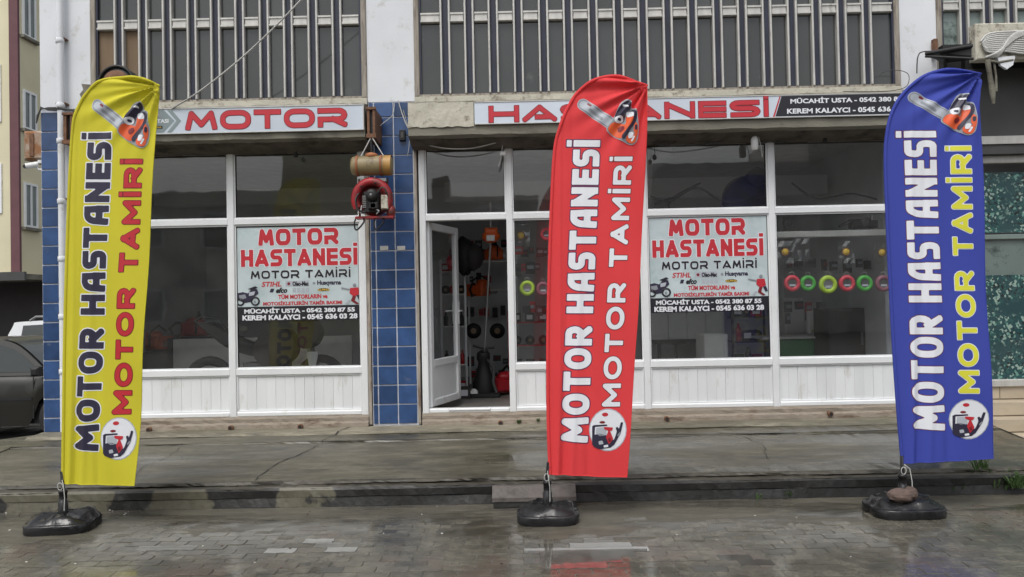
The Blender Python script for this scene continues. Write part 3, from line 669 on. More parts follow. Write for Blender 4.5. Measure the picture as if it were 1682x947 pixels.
# upper storey windows
def upper_window(x0, x1, mull, zb=3.772, ply=(), pane='darkpane', frm='woodfr', zbar=4.60):
    mb = MB(); mb.box(x0,x0+.055,-.02,.2,zb,5.62,frm,ch=.008); mb.box(x1-.055,x1,-.02,.2,zb,5.62,frm,ch=.008)
    mb.box(x0+.055,x1-.055,-.01,.2,zb,zb+.022,frm); mb.box(x0+.055,x1-.055,-.01,.2,5.59,5.62,frm)
    mb.box(x0+.055,x0+.075,.0,.06,zb+.022,5.59,'navy'); mb.box(x1-.075,x1-.055,.0,.06,zb+.022,5.59,'navy')
    wn = mb.build('window', B)
    for c in mull:
        q = MB()
        for s_ in (-1,1): 
            e = random.uniform(-.002,.002); q.box(c+s_*.042-.0105+e,c+s_*.042+.0105+e,-.025,.05,zb+.024,5.588,'alu',ch=.005)
        q.box(c-.029,c+.029,.012,.05,zb+.024,5.588,'navy'); q.build('mullion', wn)
    ed = [x0+.076]+[v for c in mull for v in (c-.057, c+.057)]+[x1-.076]
    for k in range(0, len(ed), 2):
        a, b = ed[k], ed[k+1]
        if b-a < .03: continue
        q = MB(); q.box(a,b,-.012,.05,zbar-.052,zbar+.052,'alu',ch=.006); q.box(a,b,-.022,-.013,zbar+.030,zbar+.048,'alu'); q.box(a,b,-.022,-.013,zbar-.046,zbar-.030,'alu'); q.build('transom', wn)
        for j, (u, v) in enumerate(((zb+.024,zbar-.053),(zbar+.053,5.588))):
            mt = 'ply' if (k//2 in ply and j == 0) else pane
            q = MB(); cx, cz = (a+b)/2, (u+v)/2; tx = random.gauss(0,.0025); tz = random.gauss(0,.003)
            q.box(a,b,.030+random.uniform(0,.003),.038,u,v,mt); o = q.build('pane', wn, origin=(cx,.034,cz)); o.rotation_euler = (tx,0,tz)
            if mt == 'ply': o['label'] = 'brown plywood board in place of glass'
upper_window(-4.448,-1.542, [at(p,110).x for p in (197,236.5,276,316.5,355,395,435,474.5,515,554.6)], ply=(0,1))
upper_window(-1.043,4.028, [at(p,100).x for p in (732,771.5,811,852,893.5,934,975,1016.5,1057,1098,1138.5,1179.5,1220,1260.5,1302,1342.5,1383.5,1424.5)])
upper_window(4.417,7.2, [at(p,30).x for p in (1582.5,1621.5,1661,1702,1742,1783,1823)], pane='palepane', zb=3.9)
# concrete ledges that carry the signs
def ledge(x0, x1, m1):
    mb = MB(); pr = [(.02,3.645),(-.37,3.625),(-.38,3.615),(-.38,3.285),(-.33,3.262),(-.12,3.215),(.02,3.205)]
    n = 40; xs = np.linspace(x0,x1,n); vs = []; k = len(pr)
    for i, x in enumerate(xs):
        for j,(y,z) in enumerate(pr): vs.append((x, y+(random.uniform(-.006,.006) if 0<j<6 and 0<i<n-1 else 0), z+(random.uniform(-.005,.005) if 0<j<6 else 0)))
    mb.add(vs, [(i*k+j,i*k+j+1,(i+1)*k+j+1,(i+1)*k+j) for i in range(n-1) for j in range(4)], m1)
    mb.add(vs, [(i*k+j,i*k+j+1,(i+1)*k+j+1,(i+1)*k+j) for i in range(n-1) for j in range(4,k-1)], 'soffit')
    mb.add(vs, [tuple(range(k)), tuple((n-1)*k+j for j in range(k))[::-1]], m1)
    return mb.build('ledge', B)
ledge(-4.38,-1.50,'conc')
ledge(-1.068,3.96,'conc')
mb = MB(); vs = []       # peeling whitewashed front of the second ledge, left of its banner
xs = np.linspace(-1.066,-.41,16)
mb.add([(x,-.392+random.uniform(-.003,.003),z+random.uniform(-.006,.006)) for x in xs for z in (3.365,3.45,3.54,3.612)], [(i*4+j,(i+1)*4+j,(i+1)*4+j+1,i*4+j+1) for i in range(15) for j in range(3)], 'peel'); mb.build('peeling_plaster', B)
# broken plaster at the top left corner
mb = MB(); mb.add([(-4.56,-.004,3.76),(-4.50,-.004,3.74),(-4.45,-.004,3.78),(-4.45,-.004,3.98),(-4.55,-.004,3.99),(-4.53,-.004,3.93),(-4.57,-.004,3.88),(-4.54,-.004,3.82)], [tuple(range(8))], 'conc'); mb.build('broken_plaster', B)
# interior shell
mb = MB(); mb.box(-4.96,16,.35,8.9,.0,.44,'infloor').box(-4.96,16,.07,.36,.0,.432,'infloor')
mb.box(-4.96,16,.32,8.9,3.45,3.6,'inceil'); mb.box(-4.96,4.2,4.3,4.4,.44,3.45,'inwall'); mb.box(-4.968,-4.95,.6,4.3,.44,3.45,'inwall'); mb.box(4.2,4.3,.5,4.4,.44,3.45,'inwall')
mb.box(-1.40,-1.32,.5,3.0,.44,3.45,'inwall'); mb.build('room', B)
# ================================================================== SIGNS
Ys = -.402
sg = thing('fascia_sign', 'long white fascia sign with red word MOTOR and grey arrow, left of the tiled pillar', 'sign', (-3,Ys,3.48))
mb = MB(); mb.box(-4.36,-1.512,Ys,Ys+.018,3.352,3.612,'banner',ch=.003); mb.build('sign_panel', sg)
mb = MB(); x0,x1,z0,z1 = rect(305,180,570,213,Ys); word_into(mb,'MOTOR',G1,x0,x1,3.387,3.573,.047,Ys-.002,'txred','txdred',.006,.0045,.15); mb.build('lettering', sg)
mb = MB(); Yc = Ys-.002
def chev(px0, px1, w_, m, dy=0):
    a = at(px0,180,Ys).x; b = at(px1,180,Ys).x; zc = 3.482; h = .115
    mb.add([(a,Yc-dy,zc+h),(a+w_,Yc-dy,zc+h),(b,Yc-dy,zc),(a+w_,Yc-dy,zc-h),(a,Yc-dy,zc-h),(b-w_,Yc-dy,zc)], [(0,1,2,5),(5,2,3,4)], m)
ax = at(272,200,Ys).x
mb.add([(-4.35,Yc,3.597),(ax-.02,Yc,3.597),(ax+.09,Yc,3.482),(ax-.02,Yc,3.367),(-4.35,Yc,3.367)], [(0,1,2,3,4)], 'chevgrey')
chev(274,297,.045,'chevgrey',.001)
x0,x1,z0,z1 = rect(205,199,277,207,Ys); font_into(mb,'MOTOR PASTASI',x0,x1,3.462,3.502,Yc-.002,'txwht',.03)
mb.add([(ax-.16,Yc-.001,3.405),(ax-.03,Yc-.001,3.405),(ax-.03,Yc-.001,3.435),(ax-.16,Yc-.001,3.435)],[(0,1,2,3)],'txblk'); font_into(mb,'ALPINA',ax-.15,ax-.04,3.411,3.429,Yc-.003,'txgold',.02)
mb.add([(ax-.17,Yc-.001,3.525),(ax-.04,Yc-.001,3.525),(ax-.04,Yc-.001,3.560),(ax-.17,Yc-.001,3.560)],[(0,1,2,3)],'txgrey'); font_into(mb,'STIHL',ax-.155,ax-.055,3.532,3.553,Yc-.003,'txlgrey',.02)
mb.build('arrow_print', sg)
mb = MB(); mb.box(-4.36,-1.512,Ys-.006,Ys,3.600,3.612,'alu').box(-4.36,-1.512,Ys-.006,Ys,3.350,3.358,'alu').box(-1.514,-1.505,Ys-.006,Ys+.02,3.35,3.612,'alu'); mb.build('sign_trim', sg)
sg = thing('fascia_sign', 'long white fascia sign with red word HASTANESİ and black phone number block, above the door', 'sign', (1.7,Ys,3.48))
mb = MB(); mb.box(-.402,3.95,Ys,Ys+.012,3.378,3.606,'banner',ch=.003); mb.build('sign_panel', sg)
mb = MB(); x0,x1,z0,z1 = rect(803,165,1262,203,Ys); word_into(mb,'HASTANESİ',G1,x0,x1,3.395,3.558,.043,Ys-.002,'txred','txdred',.006,.0045,.15); mb.build('lettering', sg)
mb = MB(); xa = at(1275,180,Ys).x; mb.add([(xa-.01,Ys-.002,3.392),(3.92,Ys-.002,3.392),(3.92,Ys-.002,3.592),(xa+.055,Ys-.002,3.592)],[(0,1,2,3)],'txblk')
mb.add([(xa-.035,Ys-.002,3.388),(xa-.018,Ys-.002,3.388),(xa+.047,Ys-.002,3.592),(xa+.035,Ys-.002,3.592)],[(0,1,2,3)],'txred')
u0_ = at(1298,167,Ys).x; u1_ = at(1520,160,Ys).x
font_into(mb,'MÜCAHİT USTA - 0542 380 87 55',u0_,u0_+1.21,3.515,3.577,Ys-.004,'txwht',.035)
font_into(mb,'KEREM KALAYCI - 0545 636 03 28',u0_-.035,u0_+1.21,3.415,3.467,Ys-.004,'txwht',.035); mb.build('phone_numbers', sg)
mb = MB(); mb.box(-.402,3.95,Ys-.006,Ys,3.597,3.606,'alu').box(-.402,3.95,Ys-.006,Ys,3.378,3.386,'alu'); mb.build('sign_trim', sg)
# ------------------------------------------------------------------ window posters
def poster(px0, py0, px1, py1, label):
    Yp = .010; x0,x1,z0,z1 = rect(px0,py0,px1,py1,Yp); W_, H_ = x1-x0, z1-z0
    t = thing('window_poster', label, 'poster', ((x0+x1)/2,Yp,z0), 'posters on the shop windows')
    mb = MB(); mb.box(x0,x1,Yp,Yp+.002,z0,z1,'poster'); mb.build('sheet', t)
    X = lambda u: x0+u*W_; Z = lambda v: z1-v*H_
    Y1 = Yp-.0015
    mb = MB()
    word_into(mb,'MOTOR',G1,X(.18),X(.815),Z(.195),Z(.018),.045,Y1,'txred','txwht',.007,.0045,.15)
    word_into(mb,'HASTANESİ',G1,X(.04),X(.962),Z(.418),Z(.235),.043,Y1,'txred','txwht',.007,.0045,.15)
    word_into(mb,'MOTOR TAMİRİ',G1,X(.115),X(.905),Z(.548),Z(.462),.019,Y1,'txblk','txwht',.003,.0035,.2); mb.build('headline', t)
    mb = MB()
    font_into(mb,'STIHL',X(.20),X(.355),Z(.635),Z(.58),Y1,'txred',.03,.2)
    mb.lathe((X(.415),Y1,Z(.607)),[(.016,0),(.016,.001)],'txdred',14,'y'); mb.add([(X(.39),Y1+.0005,Z(.638)),(X(.575),Y1+.0005,Z(.638)),(X(.575),Y1+.0005,Z(.576)),(X(.39),Y1+.0005,Z(.576))],[(0,1,2,3)],'txlgrey'); font_into(mb,'Oleo-Mac',X(.445),X(.572),Z(.632),Z(.583),Y1-.001,'txblk',.05)
    mb.lathe((X(.615),Y1,Z(.607)),[(.015,0),(.015,.001)],'txgrey',14,'y'); font_into(mb,'Husqvarna',X(.64),X(.83),Z(.640),Z(.577),Y1,'txnavy',.045)
    mb.add([(X(.262),Y1,Z(.695)),(X(.29),Y1,Z(.695)),(X(.30),Y1,Z(.655)),(X(.272),Y1,Z(.655))],[(0,1,2,3)],'txnavy'); font_into(mb,'efco',X(.31),X(.40),Z(.705),Z(.645),Y1,'txblk',.05,.2)
    for k in range(4): mb.add([(X(.445+k*.035),Y1,Z(.70)),(X(.472+k*.035),Y1,Z(.70)),(X(.472+k*.035),Y1,Z(.652)),(X(.445+k*.035),Y1,Z(.652))],[(0,1,2,3)],'txlgrey')
    mb.lathe((X(.69),Y1,Z(.677)),[(.062,0),(.062,.001)],'txblk',20,'y',sy=.26); font_into(mb,'ALPINA',X(.642),X(.738),Z(.69),Z(.665),Y1-.002,'txgold',.03)
    tag(mb.build('small_logos', t), kind='stuff')
    mb = MB(); font_into(mb,'TÜM MOTORLARIN ve',X(.33),X(.72),Z(.770),Z(.712),Y1,'txred',.045); font_into(mb,'MOTOSİKLETLERİN TAMİR BAKIMI',X(.21),X(.835),Z(.836),Z(.784),Y1,'txred',.045); mb.build('red_print', t)
    mb = MB(); mb.add([(x0,Y1,z0-.0),(x1,Y1,z0-.0),(x1,Y1,Z(.845)),(x0,Y1,Z(.845))],[(0,1,2,3)],'txblk')
    for a in (0,): pass
    font_into(mb,'MÜCAHİT USTA - 0542 380 87 55',X(.06),X(.935),Z(.918),Z(.848+.008),Y1-.002,'txwht',.045)
    font_into(mb,'KEREM KALAYCI - 0545 636 03 28',X(.045),X(.955),Z(.99),Z(.933),Y1-.002,'txwht',.045); mb.build('phone_strip', t)
    # printed motorbike
    mb = MB(); q = Y1
    def flat(pts, m, dy=0): mb.add([(X(a),q-dy,Z(b)) for a,b in pts],[tuple(range(len(pts)))],m)
    mb.torus((X(.148),q,Z(.785)),.040,.009,'txblk','y',20,6); mb.torus((X(.03),q,Z(.79)),.034,.009,'txblk','y',20,6); mb.lathe((X(.145),q-.003,Z(.79)),[(.012,0),(.012,.001)],'txgrey',12,'y')
    flat([(.0,.70),(.05,.685),(.09,.70),(.13,.645),(.165,.66),(.175,.70),(.14,.74),(.12,.79),(.06,.80),(.0,.76)],'txnavy',.003); flat([(.09,.655),(.15,.625),(.17,.64),(.13,.665)],'txblk',.005); flat([(.10,.69),(.15,.68),(.14,.72),(.10,.73)],'txlgrey',.006); flat([(.02,.72),(.07,.71),(.08,.75),(.03,.77)],'txgrey',.006)
    # small printed mechanic holding a spanner
    flat([(.90,.665),(.965,.66),(.975,.73),(.93,.76),(.895,.72)],'txred',.003); mb.blob((X(.935),q-.004,Z(.635)),.018,.001,.018,'txgrey',10,6); flat([(.83,.655),(.90,.675),(.90,.69),(.83,.67)],'txgrey',.004)
    flat([(.92,.75),(.945,.75),(.935,.80),(.97,.83),(.95,.84),(.905,.80)],'txdred',.004); flat([(.95,.745),(.975,.74),(.99,.79),(.97,.80)],'txnavy',.004)
    flat([(.86,.83),(.885,.79),(.90,.795),(.88,.835)],'txlgrey',.004)
    tag(mb.build('picture_print', t), kind='stuff')
poster(388,372,595.5,526,'motor repair poster with red MOTOR HASTANESİ heading, in the window left of the tiled pillar')
poster(1064,356,1262,512,'motor repair poster with red MOTOR HASTANESİ heading, in the window right of the red flag')
# ================================================================== FEATHER FLAGS
YF = -2.42
def feather(color, label, left, right, bottom_r, l1, l2, circ, saw, fill1, out1, fill2, out2, ow1=.008, base_c=(0,0), poleb=None, seed=0, spray='txwht', t1=.049, t2=.033):
    """left: sleeve edge from the bottom up and over to the tip, right: free edge from the tip down (photo pixels on the flag's own plane)"""
    R_ = random.Random(seed)
    P2 = lambda p: (lambda v: (v.x, v.z))(at(p[0], p[1], YF))
    Lc = [P2(p) for p in left]; Rc = [P2(p) for p in right]
    Ls = smooth_line(Lc, 6); Rs = smooth_line(Rc, 5)
    outline = Ls+Rs[1:]
    tip = Lc[-1]; zb = min(Lc[0][1], Rc[-1][1])
    root = thing('feather_flag', label, 'flag', (base_c[0], base_c[1], 0), 'feather flags standing in front of the shop')
    ph = [R_.uniform(0,6.28) for _ in range(8)]
    xl0 = Lc[0][0]; wd = Rc[-1][0]-Lc[0][0]
    lz = np.array([p[1] for p in Ls]); lx = np.array([p[0] for p in Ls]); o_ = np.argsort(lz)
    def fy(x, z):
        x = np.asarray(x, float); z = np.asarray(z, float)
        r = np.hypot(x-tip[0], z-tip[1]); a = np.arctan2(tip[1]-z, tip[0]-x+1e-6)
        fan = np.exp(-(r/.42)**2)*np.clip(r/.06,0,1)
        y = .022*fan*(np.sin(a*15+ph[0])+.6*np.sin(a*27+ph[1])+.5*np.sin(a*9+ph[7]))
        u = (x-(xl0+(z-zb)*.03))/wd; h = (z-zb)
        y += .012*np.sin(h*2.1+ph[2]+u*1.5)*np.clip(u,0,1)+.012*np.sin(h*4.7+u*5+ph[3])*np.clip(u,0,1.2)
        y += .020*np.exp(-((u-.11-.01*np.sin(h*2))/.03)**2)*np.exp(-h/2.2)-.017*np.exp(-((u-.18-.03*h)/.035)**2)*np.exp(-h/1.7)+.013*np.exp(-((u-.29-.06*h)/.04)**2)*np.exp(-h/1.2)-.016*np.exp(-((u-.50+.05*h)/.045)**2)*np.exp(-h/.6)+.010*np.sin(u*7+h*6+ph[5])*np.exp(-h/.5)*u+.004*np.exp(-((u-.62+.08*h)/.12)**2)*np.exp(-h/.9)
        y += .0035*np.sin(u*9+h*1.2+ph[4])+.02*np.sin(np.clip(u,0,1)*3.14)*.6
        return YF-y
    v, f = poly_mesh(outline, .0105)
    vx = np.array([p[0] for p in v]); vz = np.array([p[1] for p in v]); vy = fy(vx, vz)
    mb = MB(); mb.add(list(zip(vx.tolist(), vy.tolist(), vz.tolist())), f, color, True); mb.build('cloth', root)
    mb = MB(); sl_ = [(p[0]+.008, float(fy(p[0]+.01, p[1]))+.002, p[1]-(.004 if i > len(Ls)*.7 else 0)) for i, p in enumerate(Ls)]
    mb.tube(sl_, [.013]*(len(sl_)-6)+[.011,.010,.009,.008,.007,.005], color, 8); mb.build('sleeve', root)
    # hems on the free edge
    mb = MB()
    for E_ in (Rs, [Lc[0], Rc[-1]]):
        if len(E_) == 2: E_ = [(E_[0][0]+(E_[1][0]-E_[0][0])*i/20, E_[0][1]+(E_[1][1]-E_[0][1])*i/20) for i in range(21)]
        mb.tube([(a-.002, float(fy(a-.002, b)), b+.001) for a, b in E_], .0035, color, 5)
    mb.build('hem', root)
    def place(vs, fs, m, k, mbx):
        x = np.array([p[0] for p in vs]); z = np.array([p[1] for p in vs]); y = fy(x, z)-.0012*k
        mbx.add(list(zip(x.tolist(), y.tolist(), z.tolist())), fs, m, True)
    mb = MB()
    for (txt, G, (b0, b1, cap), t_, fl, ou, ow, gap) in (('MOTOR HASTANESİ', G2, l1, t1, fill1, out1, ow1, .15), ('MOTOR TAMİRİ', G3, l2, t2, fill2, out2, .0055, .24)):
        p0, p1 = Vector(P2(b0)), Vector(P2(b1)); Ln = (p1-p0).length; e = (p1-p0)/Ln; up = Vector((-e.y, e.x))
        hz = cap/223.; D_, c_, pad = text_field(txt, G, Ln, hz, t_, .0062, gap, dotz=.26)
        up = Vector((-1, .02)) # letters stay level while the line leans
        for kk, (off, mm) in enumerate(((ow, ou), (0, fl))):
            v, f = march(D_-off, c_, -pad, -pad)
            vs = [(p0.x+e.x*a+up.x*b, p0.y+e.y*a+up.y*b) for a, b in v]; place(vs, f, mm, 1+kk, mb)
            if kk: place(vs, f, mm, -1, mb)   # the print shows through on the back
    mb.build('lettering', root)
    # round print of a knapsack sprayer
    mb = MB(); (cx, cy, rx, ry) = circ
    def pp(pts): return [P2(p) for p in pts]
    def shape(pts, m, k): 
        v, f = poly_mesh(pts, .0052); place(v, f, m, k, mb)
    E = lambda a, b, r1, r2, n=22: [P2((a+r1*math.cos(2*math.pi*i/n), b+r2*math.sin(2*math.pi*i/n))) for i in range(n)]
    q = lambda u, w: (cx+u*rx, cy+w*ry)
    shape(E(cx,cy,rx,ry), 'txlgrey', 1); shape(E(cx,cy,rx*.95,ry*.95), 'txwht', 2)
    shape(E(*q(-.15,-.72),rx*.17,ry*.09), 'txred', 3); shape(E(*q(-.3,-.36),rx*.16,ry*.06), 'txdred', 3)
    Q = lambda x, y: q((x-340)/93, (y-393)/113)
    def sh(pts, m, k): shape(pp([Q(x, y) for x, y in pts]), m, k)
    sh([(262,372),(272,366),(335,364),(338,372),(276,376),(272,480),(262,470)], 'txnavy', 3); sh([(266,418),(300,412),(345,425),(372,452),(356,486),(300,494),(268,480)], 'txnavy', 4)
    sh([(282,380),(330,378),(334,420),(300,424),(280,410)], 'txlgrey', 4); sh([(320,376),(366,380),(360,396),(350,398),(366,440),(345,470),(330,430),(342,396),(322,390)], 'txred', 5)
    sh([(345,470),(372,440),(384,402),(378,380),(390,378),(394,390),(404,352),(415,354),(402,412),(372,470),(350,488)], 'txnavy', 5); sh([(386,420),(400,402),(402,410),(388,430)], 'txgrey', 6)
    sh([(292,452),(312,448),(318,466),(296,470)], 'txlgrey', 5); sh([(318,474),(340,470),(342,482),(320,486)], 'txwht', 5); sh([(340,440),(352,430),(356,452),(344,458)], 'txdred', 6)
    mb.build('sprayer_print', root)
    # chainsaw print: coordinates along the picture (u right, w down) over its bounding box
    mb = MB(); sx0, sy0, sx1, sy1 = saw; q = lambda u, w: (sx0+(sx1-sx0)*u, sy0+(sy1-sy0)*w)
    cc = lambda x, y: q((935+x/9.47-948)/98, (150+y/9.47-163)/73)
    def cap(x0_, y0_, x1_, y1_, r, n=9):      # a bar with rounded ends
        a_ = math.atan2(y1_-y0_, x1_-x0_); o = []
        for (cx_, cy_, s0) in ((x1_, y1_, -1), (x0_, y0_, 1)):
            for i in range(n): th = a_+s0*math.pi/2+math.pi*i/(n-1)*1.; o.append((cx_+r*math.cos(th), cy_+r*math.sin(th)))
        return o
    def cs(pts, m, k, sm=True): shape(pp([cc(x, y) for x, y in (smooth_line(pts, 4, True) if sm else pts)]), m, k)
    cs(cap(215,205,640,500,92), 'txlgrey', 1, False); cs(cap(215,205,640,500,80), 'txgrey', 2, False); cs(cap(218,208,620,490,62), 'txlgrey', 3, False); cs(cap(320,290,500,425,22), 'txgrey', 4, False); cs(cap(290,200,330,225,16), 'txdred', 4, False)
    body = [(575,600),(650,470),(700,390),(740,290),(800,185),(870,140),(955,150),(975,255),(1040,300),(1062,450),(1078,580),(1050,770),(960,840),(830,785),(700,715)]
    cs(body, 'txlgrey', 4); cs([(x+(850-x)*.035, y+(500-y)*.035) for x, y in body], 'txgrey', 5)
    cs([(600,595),(680,490),(830,510),(900,560),(850,650),(800,735),(700,700)], 'txorg', 6); cs([(700,420),(755,290),(840,185),(950,170),(945,270),(880,340),(850,470),(780,490)], 'txnavy', 6)
    cs([(820,215),(915,225),(918,255),(820,245)], 'txwht', 7, False); cs([(700,420),(790,385),(835,410),(825,480),(730,495)], 'txwht', 7); cs(cap(765,440,785,445,20), 'txnavy', 8, False)
    cs([(890,380),(985,370),(1010,430),(930,590),(860,560),(880,470)], 'txorg', 7); cs([(890,330),(985,325),(1000,395),(905,405)], 'txwht', 8)
    cs([(985,300),(1040,340),(1025,480),(940,600),(850,740),(810,700),(900,580),(980,460),(990,350),(960,310)], 'txnavy', 9); cs([(760,570),(830,540),(850,590),(790,640),(755,620)], 'txdred', 8)
    cs([(1020,480),(1062,560),(1050,700),(1000,640),(995,560)], 'txorg', 8); cs(cap(1032,545,1030,590,20), 'txnavy', 9, False); cs([(900,690),(1030,680),(1020,790),(950,815),(880,770)], 'txorg', 8); cs([(925,650),(990,650),(970,725),(910,730)], 'txwht', 10); cs(cap(1000,710,965,775,13), 'txwht', 10, False)
    mb.build('chainsaw_print', root)
    # pole and base
    pb = Lc[0]; bx, by = base_c
    mb = MB(); mb.tube([(bx,by,.10),(bx,by,.30),(bx+(pb[0]-bx)*.7,by,.42),(pb[0]+.008,YF,pb[1]+.05)], [.013,.013,.012,.011], 'black', 10); mb.build('pole', root)
    mb = MB(); mb.lathe((bx,by,0), [(.034,.10),(.034,.20),(.028,.205),(.028,.26),(.032,.262),(.030,.285),(.015,.29)], 'blackpl', 14); mb.build('socket', root)
    return root, (bx, by), pb
def water_base(root, bx, by, hw, hd, rot, lump):
    """low black water-filled base: flat rim below, puckered cushion above"""
    mb = MB(); n = 56; R_ = random.Random(lump*10+3); rings = [(1.0,.0),(1.02,.012),(1.02,.060),(.99,.070),(.93,.066),(.90,.074),(.84,.098),(.66,.112),(.45,.112),(.24,.118),(.12,.120)]; vs = []
    for ri, (s_, z) in enumerate(rings):
        for j in range(n):
            a = 2*math.pi*j/n; e = 3.6; r = 1/((abs(math.cos(a))**e+abs(math.sin(a))**e)**(1/e))
            r *= 1-.05*math.exp(-((math.sin(4*a/2))/.25)**2)
            zz = z
            if ri >= 4: zz += (.012*math.sin(a*4+.7)+.008*math.sin(a*9+lump*3+ri*2))*(1 if 5 < ri < 9 else .2)+R_.uniform(-.003,.003)+(.02*lump*math.exp(-((a-.5)/.5)**2) if ri in (4,5,6,7) else 0)
            q = s_*r; x, y = q*hw*math.cos(a), q*hd*math.sin(a)
            vs.append((bx+x*math.cos(rot)-y*math.sin(rot), by+x*math.sin(rot)+y*math.cos(rot), max(zz, .0)+.001))
    k = len(rings); mb.add(vs, [(i*n+j,i*n+(j+1)%n,(i+1)*n+(j+1)%n,(i+1)*n+j) for i in range(k-1) for j in range(n)]+[tuple(range((k-1)*n,k*n))], 'blackpl', True); mb.build('water_base', root)
by_ = -2.42
r1, b1, pb1 = feather('yellow', 'yellow feather flag with black and red lettering, leftmost flag, before the corner pillar',
    [(101,794),(102,700),(104,560),(108,420),(113,300),(118,220),(127,178),(146,148),(170,131),(200,126),(232,128),(258,138)],
    [(258,138),(256,200),(252,300),(245,420),(238,540),(231,660),(222,797)], None,
    ((163,740),(186,218),41), ((213,680),(236,262),29), (195,720,28,35), (152,164,243,241), 'txnavy','txwht','txred','txdred', .008, (at(104,860,by_).x, by_), seed=3)
water_base(r1, b1[0]+.0, b1[1]-.0, .232, .20, .12, 1)
r2, b2, pb2 = feather('red', 'red feather flag with white lettering, middle flag, right of the open door',
    [(902,779),(899,700),(898,580),(900,460),(904,340),(909,250),(917,212),(932,175),(953,145),(985,128),(1020,126),(1063,139)],
    [(1063,139),(1062,220),(1057,340),(1050,480),(1042,600),(1036,700),(1030,783)], None,
    ((965,726),(986,230),44), ((1018,667),(1039,257),30), (998,705,31,35), (948,163,1046,236), 'txwht','txpurple','txwht','txdred', .0075, (at(900,850,by_).x, by_), seed=11)
water_base(r2, b2[0]+.0, b2[1], .222, .20, .0, .3)
r3, b3, pb3 = feather('blue', 'blue feather flag with white and yellow lettering, rightmost flag, with a stone on its base',
    [(1481,761),(1474,680),(1467,580),(1461,470),(1456,360),(1453,270),(1455,222),(1464,184),(1484,150),(1516,124),(1556,113),(1610,120)],
    [(1610,120),(1613,220),(1616,340),(1620,470),(1624,580),(1628,670),(1632,753)], None,
    ((1551,706),(1536,215),52), ((1606,645),(1593,240),33), (1590,688,33,33), (1490,152,1600,220), 'txwht','txpurple','txyel','txwht', .006, (at(1484,840,by_).x, by_), seed=23)
water_base(r3, b3[0]+.0, b3[1], .255, .205, .03, .2)
# cords tied to the poles
for rt, (bx, by), pb, w_ in ((r1,b1,pb1,.02),(r2,b2,pb2,.006),(r3,b3,pb3,.04)):
    mb = MB(); mb.torus((bx-.004,by-.03,.315),.018,.003,'rope','y',12,5,1.5); mb.tube([(bx+.005,by-.02,.36),(bx+w_,by-.03,.33),(bx+w_+.012,by-.035,.24),(bx+w_+.01,by-.04,.14)],.0032,'rope',5); mb.build('cord', rt)
# stone lying on the blue flag's base
mb = MB(); c_ = at(1482,812,by_-.08); random.seed(4)
mb.blob((c_.x-.01,by_-.085,.150),.098,.07,.052,'stone',11,8,.08); mb.blob((c_.x+.075,by_-.04,.150),.055,.055,.055,'stone',9,7,.08)
for i in range(len(mb.sm)): mb.sm[i] = False
o = mb.build('stone', origin=(c_.x,by_-.085,.12)); tag(o,'reddish rough stone lying on the black base of the blue flag','stone')
random.seed(9)
# ================================================================== HANGING SPRAYER AND BRACKETS
Yh = -.42
hp = lambda px, py, Y=Yh: at(px, py, Y)
hg = thing('knapsack_sprayer', 'old motor knapsack sprayer with khaki tank and red engine hung on the tiled pillar', 'sprayer', tuple(hp(612,310)))
a, b = hp(577,274), hp(645,270); cz = (a.z+b.z)/2; R_ = .098
mb = MB(); L_ = b.x-a.x; mb.lathe((a.x,Yh,cz), [(.03,0),(.075,.004),(.092,.02),(R_,.05),(R_,L_-.05),(.092,L_-.02),(.075,L_-.004),(.03,L_)], 'khaki', 24, 'x'); mb.build('tank', hg)
mb = MB()
M['band'] = pm('orange_band', (.30,.11,.04), .6, .3, 10, dirt=(.10,.05,.02), damt=.4)
M['ochre'] = pm('ochre_tank_end', (.36,.20,.055), .5, .3, 10, dirt=(.14,.07,.02), damt=.4)
for u in (.055, L_-.12): mb = MB(); mb.lathe((a.x+u,Yh,cz), [(R_+.004,0),(R_+.007,.004),(R_+.007,.02),(R_+.004,.024)], 'band', 24, 'x', cap=False); mb.build('tank_band', hg)
mb = MB()
mb.lathe((a.x+L_-.085,Yh,cz), [(R_+.003,0),(R_+.003,.075)], 'ochre', 24, 'x', cap=False); mb.build('tank_end_cover', hg)
mb = MB(); mb.lathe((a.x+L_*.49,Yh,cz+R_-.012), [(.06,0),(.064,.01),(.060,.03),(.035,.042)], 'band', 18); mb.build('tank_cap', hg)
c_ = hp(612,325); ex, ez = c_.x, c_.z
mb = MB(); pts = [(ex+.165*math.cos(rad(t_)), Yh-.03, ez-.015+.175*math.sin(rad(t_))) for t_ in range(-28,222,14)]
mb.tube(pts,.044,'redpaint',10); mb.tube([(x,y+.09,z) for x,y,z in pts],.03,'redpaint',10); mb.lathe((ex,Yh+.02,ez-.01),[(.15,0),(.165,.03),(.165,.09),(.13,.11)],'redpaint',22,'y'); mb.build('engine_shroud', hg)
mb = MB(); mb.box(ex-.085,ex+.075,Yh-.05,Yh+.02,ez-.15,ez+.06,'black',ch=.01); mb.lathe((ex+.005,Yh-.12,ez+.02),[(.03,0),(.055,.008),(.062,.05),(.062,.07)],'black',18,'y'); mb.lathe((ex+.005,Yh-.128,ez+.02),[(.012,0),(.016,.01)],'steel',10,'y')
mb.box(ex-.03,ex+.07,Yh-.10,Yh-.03,ez-.12,ez-.05,'black',ch=.012); 
for k in range(7): mb.box(ex-.09,ex-.055,Yh-.06,Yh-.045,ez-.10+k*.018,ez-.091+k*.018,'steel')
mb.tube([(ex+.03,Yh-.06,ez-.11),(ex+.08,Yh-.09,ez-.14),(ex+.05,Yh-.08,ez-.17)],.008,'steel',6); mb.tube([(ex-.10,Yh-.05,ez-.08),(ex-.11,Yh-.07,ez-.15),(ex-.06,Yh-.08,ez-.165)],.009,'steel',6); mb.build('engine', hg)
